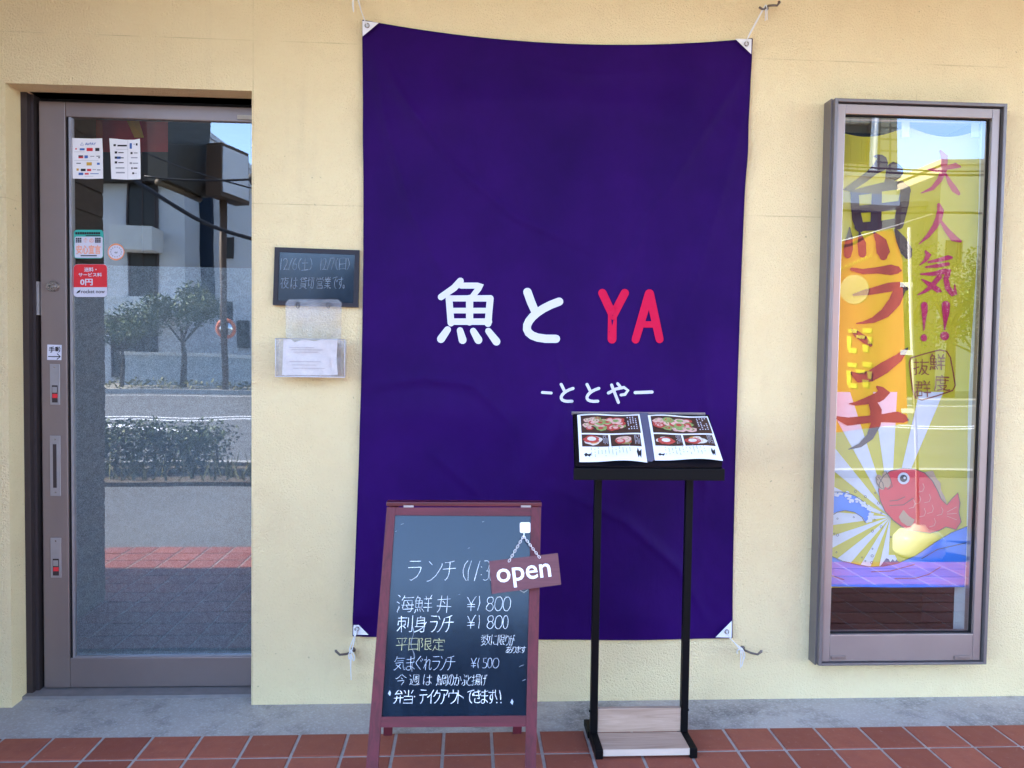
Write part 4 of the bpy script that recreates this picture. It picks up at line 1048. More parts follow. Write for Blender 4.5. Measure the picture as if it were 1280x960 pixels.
for ox in (135, 355):
    for a in range(3):
        for b in range(3): it.append(S8(ox+a*23, 203+b*20, ox+a*23+18, 203+b*20+15))
marks(s1, 'dark_print', MAT['ink'], it, off=.0012)
s2 = sheet([(cS(595, 365)[0]+math.cos(2*math.pi*k/28)*10.4, cS(595, 365)[1]+math.sin(2*math.pi*k/28)*10.6) for k in range(28)], 'round_sticker', 'small round sticker with orange rim beside the teal sticker on the glass', 'sticker', MAT['orange_ink'])
marks(s2, 'white_field', MAT['white_print'], [('o', *cS(595, 365), 9.4, 8.6)])
it = [('p', [cS(572, 372), cS(585, 360), cS(600, 366), cS(612, 358), cS(612, 380), cS(590, 384)])]
for k in range(14):
    a = 2*math.pi*k/14; x, y = cS(595, 365)
    it.append(('o', x+math.cos(a)*6.8, y+math.sin(a)*6.2, .8, .8, ))
marks(s2, 'dark_print', MAT['grey_ink'], it, off=.0012)
s3 = sheet(rounded(*cS(108, 505), *cS(494, 880), 5), 'delivery_sticker', 'red and white rounded delivery sticker below the teal sticker on the door', 'sticker', MAT['white_print'])
marks(s3, 'red_field', MAT['red_ink'], [('p', rounded(*cS(110, 507), *cS(492, 860), 5)[:6]+[cS(492, 768), cS(110, 768)]+rounded(*cS(110, 507), *cS(492, 860), 5)[18:])])
marks(s3, 'lettering', MAT['white_print'], [TX('送料・', 230, 540, 372, 592, .025), TX('サービス料', 165, 603, 432, 648, .025), TX('0円', 185, 672, 328, 748, .03)], off=.0012)
marks(s3, 'dark_lettering', MAT['ink'], [TX('rocket now', 198, 795, 466, 838, .008), ('p', [cS(140, 840), cS(155, 815), cS(190, 795), cS(180, 825), cS(165, 832), cS(150, 838)])], off=.0012)
dfn = wallp(YD-.0006)
s4 = sheet([(59.2, 430.7), (77.2, 431.2), (76.8, 450.2), (59.0, 449.8)], 'manual_sticker', 'white sticker with black characters and arrow on the door stile', 'sticker', MAT['white_print'], dfn)
marks(s4, 'lettering', MAT['ink'], [('t', '手動', 61.0, 76.2, 433.2, 440.8, .025), ('l', [(60.6, 445.6, 1.1), (75.0, 445.8, 1.1)]), ('l', [(71.6, 442.2, 1.1), (75.4, 445.8, 1.1), (71.4, 449.0, 1.1)])], dfn, .0008)

# ================================================================== A-BOARD
ab = thing('chalkboard_sign', 'dark red framed A-board with a handwritten chalk lunch menu', 'chalkboard', px(565, 985, -.62))
TLp, TRp, BLp, BRp = px(483.5, 634, -.45), px(676.5, 634, -.45), px(457.5, 960, -.67), px(670, 960, -.67)
nb_ = (TRp-TLp).cross(BLp-TLp).normalized()
if nb_.y > 0: nb_ = -nb_
fA = plane_fn(TLp, nb_)
def down_to_floor(a, b):
    return a+(b-a)*((a.z-0.001)/(a.z-b.z))
FL, FRt = down_to_floor(fA(483.5, 634), fA(457.5, 960)), down_to_floor(fA(676.5, 634), fA(670, 960))
TH = .020
m = MB()
def member(quad, name, mat, t0=-TH, t1=.0, parent=ab):
    mm = MB(); mm.slab(quad, nb_, t0, t1)
    return mm.build(name, mat, parent)
li = fA(492.0, 646); lb = fA(473.3, 940)
# stiles
il0, il1 = fA(494.3, 634), fA(472.3, 960)
ir0, ir1 = fA(664.0, 634), fA(656.5, 960)
wl = il1-fA(457.5, 960); wr = fA(670, 960)-ir1
member([fA(483.5, 634), il0, down_to_floor(il0, il1), FL], 'stile', MAT['redwood'])
member([ir0, fA(676.5, 634), FRt, down_to_floor(ir0, ir1)], 'stile', MAT['redwood'])
member([fA(494.5, 634.2), fA(663.8, 634.2), fA(663.6, 645), fA(493.6, 644)], 'top_rail', MAT['redwood_h'], -TH, -.001)
member([fA(476.6, 896.2), fA(657.7, 894.6), fA(657.4, 908.4), fA(475.8, 909.4)], 'bottom_rail', MAT['redwood_h'], -TH, -.001)
member([fA(493.2, 643.6), fA(663.9, 644.6), fA(658.0, 895), fA(476.3, 896.8)], 'board', MAT['chalkboard'], -.014, -.007)
m = MB(); a, b = TLp, TRp
m.bbox((a.x-.002, a.y+.002, a.z+.002), (b.x+.002, a.y+.042, a.z+.016), .003); m.build('top_cap', wood_material('dark_red_cap', (0.05, .006, .010), (.12, .015, .024), .35, (2, 40, 40)), ab)
m = MB()
for fx in (.14, .90):
    m = MB(); c = a.lerp(b, fx); m.box((c.x-.016, c.y-.001, c.z-.0005), (c.x+.016, c.y+.001, c.z+.006)); m.build('hinge', MAT['alu'], ab)
# rear legs of the A
for side, (tp, ft) in enumerate(((TLp, FL), (TRp, FRt))):
    s = 1 if side == 0 else -1
    p0 = Vector((tp.x+s*.004, tp.y+.030, tp.z-.002)); p1 = Vector((ft.x+s*.012, -.275, .001))
    m = MB(); d = Vector((s*.030, 0, 0)); n2 = Vector((0, .016, .004))
    m.hexa([p1, p1+d, p1+d+n2, p1+n2, p0, p0+d, p0+d+n2, p0+n2])
    m.build('rear_leg', MAT['redwood'], ab)
m = MB(); y = -.31; z = .16
m.box((FL.x+.045, y, z), (FRt.x-.045, y+.014, z+.035)); m.build('rear_stretcher', MAT['redwood_h'], ab)
# writing
c6 = ((460, 620), .203125); c7 = ((440, 780), .21875)
fC = plane_fn(TLp-nb_*.007, nb_)
kw = dict(off=.0004)
m = MB()
hands(m, 'ランチ(11:30', [(246, 325), (366, 455), (462, 540), (586, 610), (626, 636), (672, 688), (695, 700), (712, 745), (748, 775)], 400, 520, fC, .68, *c6, **kw)
m.ribbon([(660, 737, .7), (655, 740.5, .8), (650, 738, .7)], fC, .0004)
m.build('chalk_line', MAT['chalk'], ab)
m = MB()
hands(m, '海鮮丼', [(176, 282), (288, 396), (424, 510)], 612, 715, fC, .68, *c6, **kw)
hands(m, '¥1800', [(610, 665), (680, 690), (730, 772), (780, 826), (832, 876)], 620, 705, fC, .68, *c6, **kw)
m.build('chalk_line', MAT['chalk'], ab)
m = MB()
hands(m, '刺身ランチ', [(180, 272), (285, 360), (384, 426), (428, 468), (470, 524)], 738, 835, fC, .95, *c6, **kw)
hands(m, '¥1800', [(612, 662), (682, 694), (734, 772), (782, 826), (832, 862)], 735, 815, fC, .68, *c6, **kw)
m.build('chalk_line', MAT['chalk'], ab)
m = MB()
hands(m, '数に限りが', [(738, 792), (796, 830), (834, 872), (878, 898), (900, 928)], 62, 120, fC, .5, *c7, **kw)
hands(m, 'あります', [(880, 914), (918, 936), (940, 964), (966, 994)], 128, 164, fC, .5, *c7, **kw)
m.build('chalk_line', MAT['chalk'], ab)
m = MB()
hands(m, '今週は', [(252, 308), (330, 388), (408, 456)], 290, 348, fC, .5, *c7, **kw)
hands(m, '鯛のかぶと揚げ', [(484, 546), (552, 580), (584, 624), (628, 656), (660, 682), (686, 734), (738, 770)], 290, 350, fC, .55, *c7, **kw)
m.build('chalk_line', MAT['chalk'], ab)
m = MB()
hands(m, '弁当・テイクアウトできます!!', [(240, 292), (296, 346), (354, 360), (386, 428), (432, 464), (466, 502), (506, 546), (552, 600), (606, 636), (658, 696), (698, 736), (738, 776), (780, 816), (824, 832), (846, 856)], 378, 452, fC, 1.0, *c7, **kw)
m.build('chalk_line', MAT['chalk'], ab)
m = MB()
hands(m, '平日限定', [(254, 318), (326, 376), (386, 456), (462, 526)], 82, 150, fC, .65, *c7, **kw)
m.build('chalk_line', MAT['chalk_y'], ab)
m = MB()
hands(m, '気まぐれランチ', [(242, 304), (312, 358), (366, 404), (412, 456), (460, 500), (506, 536), (540, 590)], 186, 262, fC, .58, *c7, **kw)
hands(m, '¥1500', [(680, 712), (724, 732), (746, 770), (776, 800), (806, 840)], 194, 250, fC, .58, *c7, **kw)
m.build('chalk_line', MAT['chalk_b'], ab)
for x, y in ((487, 866), (640, 877)):
    m = MB(); m.poly2([(x, y-3.5), (x+1.8, y), (x+.5, y+4), (x-2, y+1)], fC, .0004); m.build('chalk_mark', MAT['chalk_b'], ab)
m = MB(); q = []
for k in range(14): q.append((515+2*math.sin(k*.9)+k*.12, 782+k*4.4, 1.0+.6*math.sin(k*1.7)))
m.ribbon(q, fC, .0002)
for x, y, w in ((503, 655, 3), (495, 664, 2), (586, 685, 2.4), (604, 652, 2), (574, 743, 1.8), (652, 832, 5), (655, 850, 4)):
    m.ribbon([(x-w*.6, y+w*.3, .5), (x, y, 1.0), (x+w*.6, y-w*.2, .5)], fC, .0002)
m.build('chalk_smudge', chalk_material('smudged_chalk', (0.20, 0.22, 0.24)), ab)

# open sign hung from an adhesive hook
cO = lambda x, y: (600+x*.125, 630+y*.125)
hk = thing('adhesive_hook', 'small white square adhesive hook stuck near the top of the chalkboard', 'hook', fC(655.5, 668, .006))
m = MB(); m.slab([fC(*p) for p in rounded(*cO(398, 184), *cO(502, 290), 2)], nb_, .0004, .006); m.build('pad', MAT['white'], hk)
m = MB(); m.tube([fC(*cO(440, 285), .006), fC(*cO(440, 300), .012), fC(*cO(438, 325), .016), fC(*cO(436, 330), .022), fC(*cO(436, 315), .025)], .002, 8); m.build('hook', MAT['white'], hk)
og = thing('open_sign', 'maroon plaque lettered open in white, hung on a chain over the chalkboard', 'sign', fC(*cO(450, 880), .02))
fO = plane_fn(fC(655, 716, .030), nb_)
m = MB(); m.slab([fO(*cO(*p)) for p in ((92, 572), (778, 490), (812, 806), (120, 900))], nb_, -.008, 0); m.build('plaque', MAT['plaque'], og)
m = MB()
rot = -.118
print_text(m, 'open', *[v for v in (cO(168, 0)[0], cO(712, 0)[0])], cO(0, 615)[1]+.8, cO(0, 818)[1]+.6, fO, .0006, .010, 0, rot)
m.build('lettering', MAT['white'], og)
m = MB()
def chain(a, b, n):
    t = (b-a).normalized(); n1 = t.cross(nb_).normalized()
    for k in range(n):
        c = a.lerp(b, (k+.5)/n); s = n1 if k % 2 == 0 else nb_
        L = (b-a).length/n*.72
        m.tube([c+t*math.cos(w)*L+s*math.sin(w)*.0033 for w in [2*math.pi*i/12 for i in range(13)]], .0011, 5, cap=False)
tp = fC(*cO(436, 322), .024)
chain(tp, fO(*cO(288, 575), .001), 11); chain(tp, fO(*cO(598, 538), .001), 11)
m.build('chain', P('pale_chain', (.70, .66, .66), .35, metal=.5), og)

# ================================================================== MENU STAND AND MENU
ms = thing('menu_stand', 'black metal menu stand with sloping tray, two posts and pale wood base', 'menu stand', px(803, 950, -.38))
PA, PB = px(716, 516, -.245), px(718, 586, -.455)
PC = px(903, 586, -.455)
nt = (PC-PB).cross(PA-PB).normalized()
if nt.y > 0: nt = -nt
fT = plane_fn(PA, nt)
m = MB(); m.slab([fT(*p) for p in ((716, 517), (886, 518.5), (903, 586), (718, 585.5))], nt, -.006, 0); m.build('tray', MAT['black_metal'], ms)
m = MB()
a, b = fT(717.5, 586), fT(903.5, 586)
m.bbox((a.x-.002, a.y-.016, a.z-.034), (b.x+.002, a.y-.002, a.z+.004), .002); m.build('front_lip', MAT['black_metal'], ms)
m = MB(); a, b = fT(714.5, 516.2), fT(881, 518.2)
m.slab([fT(714.5, 515.4, .002), fT(881, 516.6, .002), fT(881.5, 519, .002), fT(714.6, 517.6, .002)], nt, -.004, .004); m.build('top_edge', MAT['alu'], ms)
zb = .03
YP = -.33
posts = []
for xt, xb, in ((746.5, 742.5), (858.6, 857.0)):
    p = px((xt+xb)/2, 760, YP); hw = .0122
    zt = fT(xt, 570).z+.02
    m = MB(); m.bbox((p.x-hw, YP-hw, .02), (p.x+hw, YP+hw, zt), .002); m.build('post', MAT['black_metal'], ms); posts.append(p.x)
    m = MB(); m.bbox((p.x-hw*.9, YP-.012, zt-.10), (p.x+hw*.9, YP+.06, zt-.075), .002); m.build('bracket', MAT['black_metal'], ms)
x0, x1 = posts[0]+.0125, posts[1]-.0125
YF0 = pz_y = px(803, 957, -.44).y
for xx, s in ((posts[0], -1), (posts[1], 1)):
    m = MB(); m.bbox((xx-.0125, -.455, .001), (xx+.0125, YP+.0135, .034), .003)
    m.bbox((xx-.0125+s*.004, YP+.014, .001), (xx+.010+s*.004, -.22, .024), .003); m.build('foot', MAT['black_metal'], ms)
    m = MB(); m.tube([Vector((xx+s*.0125, YP, .105)), Vector((xx+s*.0165, YP, .105))], .0045, 8); m.build('bolt', MAT['black_metal'], ms)
m = MB(); z1 = px(800, 884, YP).z
m.bbox((x0+.0005, YP-.008, .034), (x1-.0005, YP+.008, z1), .001); m.build('upright_board', MAT['oak'], ms)
m = MB(); m.box((x0+.0005, -.4485, .010), (x1-.0005, YP-.0085, .0325)); bb = m.build('base_board', MAT['oak'], ms)
m = MB(); m.box((x0+.0005, -.4510, .0105), (x1-.0005, -.4487, .0320)); m.build('edge_band', MAT['oak_edge'], bb)

mn = thing('menu_book', 'open menu with food photographs lying on the sloping black tray', 'menu', fT(805, 584, .002))
cM = lambda x, y: (700+x*.171875, 500+y*.171875)
m = MB(); m.slab([fT(*cM(*p)) for p in ((100, 112), (600, 112), (1060, 122), (1178, 468), (1172, 500), (650, 500), (115, 492))], nt, .0006, .006); m.build('cover', MAT['black_vinyl'], mn)
m = MB(); m.slab([fT(*cM(*p)) for p in ((575, 104), (640, 108), (690, 440), (665, 460), (635, 455))], nt, .0062, .009); m.build('spine', P('grey_vinyl', (.10, .10, .16), .35), mn)
def page(quad, photos, glyphs):
    pg_fn = lambda s, t, o=0.0: None
    q = [Vector(fT(*cM(*p), .010)) for p in quad]
    def f(s, t, o=0.0):
        base = q[0].lerp(q[1], s).lerp(q[3].lerp(q[2], s), t)
        return base+nt*(.006*math.sin(math.pi*s)*(.4+.6*t)+.003*math.sin(s*7+t*3)+o)
    NS, NT_ = 14, 12
    m = MB(); m.add([f(i/NS, j/NT_) for j in range(NT_+1) for i in range(NS+1)], [(j*(NS+1)+i, j*(NS+1)+i+1, (j+1)*(NS+1)+i+1, (j+1)*(NS+1)+i) for j in range(NT_) for i in range(NS)])
    pg = m.build('page', MAT['paper'], mn, smooth=True)
    for (a, b, c, d, kind) in photos:
        m = MB(); fd = MB(); fd2 = MB(); fd3 = MB(); tx = MB()
        m.poly2([(a, b), (c, b), (c, d), (a, d)], f, .0006, maxe=.09)
        w, h = c-a, d-b
        for k in range(kind):
            if kind > 12:
                x = a+w*random.uniform(.10, .66); y = b+h*random.uniform(.22, .80); r = random.uniform(.065, .11)
            else:
                x = a+w*random.uniform(.27, .50); y = b+h*random.uniform(.40, .62); r = random.uniform(.09, .13)
            tgt = (fd, fd2, fd3)[k % 3]
            tgt.poly2([(x+math.cos(u)*r*random.uniform(.75, 1.1), y+math.sin(u)*r*.62*random.uniform(.75, 1.1)) for u in [2*math.pi*i/12 for i in range(12)]], f, .0009+k*.00006, maxe=.09)
            (fd3, fd, fd2)[k % 3].poly2([(x+math.cos(u)*r*.55, y-.01+math.sin(u)*r*.34) for u in [2*math.pi*i/9 for i in range(9)]], f, .00093+k*.00006)
        for r_ in range(4):
            for k in range(7):
                xx = a+w*(.80+.045*r_); yy = b+h*(.08+.11*k)
                if random.random() < .8: tx.poly2([(xx, yy), (xx+w*.018, yy), (xx+w*.018, yy+h*.06), (xx, yy+h*.06)], f, .0010)
        ph = m.build('photograph', PH[0], pg); tx.build('caption', MAT['white_print'], pg)
        fd.build('pale_food', PH[1+random.randrange(2)], pg); fd2.build('red_food', PH[3], pg); fd3.build('golden_food', PH[4+random.randrange(2)], pg)
    m = MB()
    for k in range(12):
        x = .18+.052*k; y0 = .72+.03*math.sin(k*2.1)
        for r_ in range(6):
            if random.random() < .75: m.poly2([(x, y0+r_*.028), (x+.012, y0+r_*.028), (x+.012, y0+r_*.028+.018), (x, y0+r_*.028+.018)], f, .0006)
    m.build('print', MAT['grey_ink'], pg)
    m = MB()
    for (x, y, w, h) in glyphs:
        m.poly2([(x, y+h*.4), (x+w*.3, y), (x+w*.5, y+h*.35), (x+w, y+h*.1), (x+w*.85, y+h*.6), (x+w*.7, y+h), (x+w*.45, y+h*.7), (x+w*.2, y+h)], f, .0006)
    m.build('drawing', MAT['ink'], pg)
PH = [P('photo_brown', (.060, .030, .022), .35, var=.5, scale=60), P('food_white', (.62, .58, .55), .4, var=.3, scale=90), P('food_pink', (.62, .36, .32), .4, var=.35, scale=90),
      P('food_red', (.42, .06, .05), .4, var=.4, scale=90), P('food_gold', (.58, .33, .08), .4, var=.4, scale=90), P('food_green', (.22, .30, .10), .4, var=.5, scale=90)]
page(((125, 108), (578, 106), (636, 452), (142, 452)), [(.05, .03, .97, .42, 34), (.05, .45, .46, .70, 8), (.49, .45, .95, .70, 8)], [(.07, .82, .12, .08), (.86, .73, .08, .20)])
page(((638, 110), (1072, 122), (1186, 440), (690, 440)), [(.04, .03, .98, .42, 34), (.04, .45, .47, .70, 8), (.50, .45, .96, .70, 8)], [(.06, .85, .11, .06), (.86, .75, .07, .16)])

# ================================================================== YELLOW BANNER BEHIND THE WINDOW
YN = .025
nb = thing('window_banner', 'tall yellow banner with brush lettering and a red fish, hanging behind the window glass', 'banner', px(1125, 735, YN))
nfold = lambda x, y: .008*math.sin(x*.055+.6*math.sin(y*.01))+.006*math.sin(y*.018+x*.02)
nf = lambda x, y, o=0.0: px(x, y, YN+nfold(x, y)-o)
L0, R0 = 1020, lambda y: 1229-(y-165)*.030
m = MB(); NI, NJ = 40, 100
vs = []
for j in range(NJ+1):
    for i in range(NI+1):
        t = i/NI; y0 = 158+13*abs(math.sin(math.pi*(t*2.05-.12)))
        y = y0+(735-4*t-y0)*j/NJ
        vs.append(nf(L0+(R0(y)-L0)*t, y))
m.add(vs, [(j*(NI+1)+i, (j+1)*(NI+1)+i, (j+1)*(NI+1)+i+1, j*(NI+1)+i+1) for j in range(NJ) for i in range(NI)])
m.build('cloth', MAT['yellow'], nb, smooth=True)
m = MB()
for x in (1048, 1132, 1219): rect(m, nf, x-5, 150, x+5, 172, .003)
m.build('loop', MAT['white_cloth'], nb)
m = MB(); m.tube([px(1020, 148, YN), px(1235, 153, YN)], .006, 8); o = m.build('banner_rod', MAT['white']); tag(o, 'white rod behind the window glass carrying the yellow banner', 'rod')
ink1, ink2 = P('maroon_print', (.045, .013, .028), .7), P('crimson_letter_print', (.46, .015, .10), .7)
cA, cB, cC, cD = crop(1040, 180, .1459), crop(1035, 300, .1459), crop(1030, 420, .16667), crop(1030, 570, .17707)
m = MB(); o1 = .003
def br(c, pts, mb): mb.ribbon(c(pts), nf, o1, step=4)
# fish character
m.poly2(cA([(355, 105), (385, 88), (430, 92), (465, 115), (480, 160), (470, 215), (385, 255), (300, 320), (215, 375), (160, 410), (90, 392), (200, 310), (300, 235), (360, 170), (385, 125)]), nf, o1, maxe=6)
m.poly2(cA([(465, 200), (490, 170), (525, 152), (575, 172), (605, 205), (612, 250), (580, 290), (530, 320), (470, 360), (440, 350), (455, 300)]), nf, o1, maxe=6)
for s in ([(180, 420, 40), (300, 395, 55), (450, 365, 62), (590, 350, 60), (640, 400, 60)], [(195, 420, 55), (200, 540, 60), (215, 640, 70), (240, 720, 60)],
          [(630, 390, 70), (615, 500, 75), (590, 600, 75), (570, 690, 70)], [(385, 400, 70), (380, 560, 75), (375, 700, 75)], [(210, 560, 50), (400, 545, 58), (610, 520, 60)],
          [(230, 710, 60), (400, 700, 65), (570, 670, 60)], [(150, 715, 8), (150, 800, 45), (140, 900, 65), (135, 950, 50)], [(235, 755, 12), (255, 850, 60), (260, 940, 55)],
          [(365, 765, 20), (420, 840, 80), (440, 930, 95), (440, 960, 60)], [(545, 735, 20), (590, 820, 70), (640, 920, 85), (650, 950, 60)]):
    s = [(q[0], q[1], q[2]*1.22) for q in s]
    br(cA, s, m)
for s in ([(205, 250, 30), (300, 270, 45), (420, 260, 55), (540, 255, 90), (605, 258, 60), (622, 262, 20)], [(220, 470, 20), (300, 452, 45), (380, 438, 60), (520, 405, 80), (610, 388, 62), (675, 418, 30)],
          [(620, 415, 100), (570, 530, 105), (490, 625, 85), (390, 685, 50), (300, 708, 22), (245, 714, 8)], [(205, 770, 20), (240, 800, 55), (310, 850, 62), (365, 900, 30)]):
    br(cB, s, m)
for s in ([(205, 275, 20), (260, 315, 70), (350, 300, 85), (450, 240, 90), (560, 165, 62), (610, 110, 30), (630, 88, 6)],
          [(400, 382, 20), (455, 425, 85), (400, 462, 75), (300, 492, 48), (235, 508, 28), (192, 508, 8)], [(85, 608, 18), (180, 642, 62), (330, 625, 55), (450, 615, 62), (550, 608, 85), (605, 622, 60), (630, 630, 15)],
          [(360, 490, 60), (390, 560, 88), (388, 660, 75), (345, 755, 55), (270, 820, 32), (185, 850, 6)]):
    br(cC, s, m)
m.build('dark_lettering', ink1, nb)
m = MB()
for s in ([(820, 215, 14), (900, 225, 35), (1000, 200, 38), (1060, 185, 52), (1098, 195, 18)], [(930, 60, 20), (962, 110, 62), (960, 220, 55), (920, 310, 46), (860, 380, 34), (765, 420, 8)],
          [(975, 260, 20), (1010, 330, 42), (1050, 390, 55), (1085, 425, 30)], [(915, 520, 30), (930, 570, 60), (915, 640, 58), (880, 710, 48), (820, 790, 34), (745, 858, 6)], [(925, 650, 20), (985, 740, 46), (1040, 805, 60), (1100, 832, 25)]):
    br(cA, s, m)
for s in ([(838, 98, 20), (862, 130, 52), (830, 180, 26), (785, 215, 8)], [(860, 190, 18), (950, 172, 34), (1030, 150, 42), (1058, 150, 24)], [(838, 232, 14), (930, 222, 34), (1030, 205, 30)],
          [(795, 292, 14), (900, 290, 36), (1000, 268, 48), (1035, 268, 52), (1010, 330, 46), (1025, 410, 50), (1070, 462, 52), (1092, 460, 34), (1086, 380, 8)], [(955, 315, 46), (890, 395, 40), (830, 440, 28), (770, 470, 8)], [(805, 338, 12), (870, 380, 44), (945, 430, 48), (965, 440, 20)],
          [(825, 558, 58), (828, 610, 52), (823, 700, 26), (822, 772, 10)], [(1010, 556, 72), (1010, 620, 62), (1004, 700, 32), (999, 768, 12)]):
    br(cB, s, m)
oval(m, nf, 1035+822*.1459, 300+838*.1459, 4.0, 4.6, o1); oval(m, nf, 1035+1000*.1459, 300+822*.1459, 5.6, 5.6, o1)
m.build('crimson_lettering', ink2, nb)
m = MB()
ring = cC([(650, 165), (760, 132), (870, 104), (920, 115), (948, 160), (968, 270), (985, 370), (965, 408), (850, 448), (735, 480), (690, 468), (665, 400), (648, 280), (640, 200), (650, 165)])
m.ribbon([(p[0], p[1], 1.6) for p in ring], nf, o1, cap=False)
for ch, (cx, cy) in (('抜', (728, 232)), ('鮮', (850, 195)), ('群', (742, 395)), ('度', (884, 352))):
    c0 = cC([(cx-56, cy-58), (cx+56, cy+58)])
    hand(m, ch, c0[0][0], c0[1][0], c0[0][1], c0[1][1], nf, 1.5, off=o1, slant=-.02, jit=.006)
m.build('seal_stamp', P('rust_print', (.24, .045, .02), .7), nb)
rays = MB()
cx, cy = 1030+470*.17707, 570+430*.17707
ang = [(172, 185), (196, 208), (219, 231), (241, 252), (262, 273), (283, 293), (152, 162), (131, 142), (112, 122), (93, 103)]
for a0, a1 in ang:
    Rr = 22 if False else None
    q = [(cx, cy)]
    for a in (a0, (a0+a1)/2, a1):
        dx, dy = math.cos(rad(a)), math.sin(rad(a))
        t = 1e9
        if dx < 0: t = min(t, (1024-cx)/dx)
        if dy < 0: t = min(t, (490-cy)/dy)
        if dy > 0: t = min(t, (722-cy)/dy)
        q.append((cx+dx*t, cy+dy*t))
    rays.poly2(q, nf, .0010, maxe=9)
rays.build('sun_ray', P('pale_lavender_print', (.58, .58, .66), .7), nb)
m = MB()
m.poly2(cD([(-40, 690), (50, 705), (130, 742), (250, 770), (330, 782), (420, 778), (520, 758), (650, 702), (780, 612), (900, 540), (1015, 495), (1010, 700), (1002, 925), (500, 928), (-40, 920)]), nf, .0030, maxe=6)
m.poly2(cD([(-40, 280), (60, 258), (150, 258), (220, 285), (290, 335), (330, 395), (330, 450), (300, 475), (270, 430), (215, 395), (150, 382), (90, 395), (-40, 450)]), nf, .0030, maxe=6)
m.build('sea', P('blue_print', (.02, .17, .72), .65, var=.2, scale=9), nb)
m = MB(); random.seed(3)
for k in range(30):
    t = k/29; x, y = [(60, 262), (150, 268), (225, 300), (290, 350), (335, 410), (320, 470)][min(5, int(t*5))]
    x += (t*5 % 1)*55*(1 if t < .8 else -.2); y += (t*5 % 1)*(8 if t < .3 else 48)
    for _ in range(2):
        q = cD([(x+random.uniform(-16, 16), y+random.uniform(-14, 14))])[0]; oval(m, nf, *q, random.uniform(1.2, 2.4), random.uniform(1.0, 2.0), .0050)
m.build('foam', MAT['white_print'], nb)
m = MB()
m.poly2(cD([(395, 780), (430, 735), (455, 700), (500, 700), (520, 740), (545, 755), (520, 768)]), nf, .0022, maxe=6); mt = m.build('mountain', P('navy_print', (.04, .03, .16), .7), nb)
m = MB(); m.poly2(cD([(440, 722), (455, 699), (500, 699), (515, 728), (500, 745), (485, 728), (468, 748), (455, 726)]), nf, .0036); m.build('snow_cap', MAT['white_print'], mt)
body = [(385, 240), (392, 190), (420, 140), (470, 105), (560, 86), (640, 92), (710, 118), (765, 175), (800, 240), (828, 305), (868, 345), (905, 300), (945, 258), (960, 330), (952, 395), (968, 465), (932, 520), (860, 500), (810, 528), (750, 545), (680, 535), (600, 525), (550, 500), (490, 455), (430, 390), (395, 310)]
m = MB(); m.poly2(cD(body), nf, .0045, maxe=8); fish = m.build('fish', P('red_fish_print', (.62, .012, .035), .8, var=.1), nb)
m = MB()
m.poly2(cD([(710, 112), (770, 104), (785, 140), (800, 165), (822, 190), (826, 240), (850, 285), (868, 338), (828, 300), (800, 236), (765, 172)]), nf, .0060)
m.poly2(cD([(560, 380), (600, 425), (640, 450), (622, 490), (590, 495), (545, 465), (528, 430)]), nf, .0060)
for x, y, r in ((398, 185, .35), (440, 168, .2)):
    c = cD([(x, y)])[0]; oval(m, nf, *c, 5.2, 10.0, .0060, rot=-r)
m.build('fin', P('tan_print', (.42, .26, .17), .7), fish)
m = MB(); c = cD([(562, 158)])[0]; oval(m, nf, *c, 7.4, 7.4, .0062); m.build('eye', MAT['white_print'], fish)
m = MB(); oval(m, nf, *c, 4.6, 4.6, .0076)
ol = cD(body+[body[0]]); m.ribbon([(p[0], p[1], .9) for p in ol], nf, .0064, cap=False)
for s in ([(465, 318), (520, 312), (572, 288)], [(465, 350), (560, 345), (630, 298)], [(335, 818), (470, 812), (640, 765)], [(500, 865), (650, 862), (740, 835), (820, 785)], [(690, 725), (800, 660), (1005, 612)],
          [(380, 170), (365, 150), (372, 190), (400, 225), (425, 235), (415, 190), (385, 150)], [(415, 115), (435, 105), (470, 165), (482, 215), (450, 235)], [(40, 840), (140, 872)]):
    m.ribbon([(p[0], p[1], .8) for p in cD(s)], nf, .0066)
for s in ([(-40, 276), (60, 254), (150, 254), (220, 281), (292, 331), (335, 392)], [(60, 418), (90, 398), (150, 384), (215, 397), (268, 432), (290, 470)], [(50, 705), (130, 742), (250, 770), (330, 782), (420, 778), (520, 758), (650, 702), (780, 612), (900, 540), (1012, 496)]):
    m.ribbon([(p[0], p[1], .8) for p in cD(s)], nf, .0066)
random.seed(5)
for x, y in ((222, 250), (292, 287), (362, 260), (385, 332), (210, 432), (95, 442), (405, 402), (358, 450), (404, 500), (342, 530), (472, 572), (96, 558), (342, 655), (88, 680), (268, 716), (292, 742), (340, 705), (336, 752), (72, 548)):
    c = cD([(x, y)])[0]; r = random.choice((.9, 1.5)); q = [(c[0]+math.cos(u)*r, c[1]+math.sin(u)*r, .55) for u in [2*math.pi*k/10 for k in range(11)]]; m.ribbon(q, nf, .0066, cap=False)
m.build('outline', MAT['ink'], fish)
m = MB(); cc = cD([(569, 154)])[0]; oval(m, nf, *cc, 1.5, 1.5, .0092)
m.build('eye_glint', MAT['white_print'], fish)
m = MB()
for (x, y) in ((690, 225), (735, 300), (755, 375), (665, 310), (700, 400), (822, 390), (770, 470), (625, 340)):
    q = cD([(x-25, y+30), (x+8, y+22), (x+18, y-5), (x+8, y-30)]); m.ribbon([(p[0], p[1], .7) for p in q], nf, .0062)
for y0, y1 in ((395, 360), (410, 405), (425, 450)): m.ribbon([(p[0], p[1], .7) for p in cD([(870, y0), (935, y1)])], nf, .0062)
m.build('scale', P('pink_print', (.70, .28, .26), .7), fish)

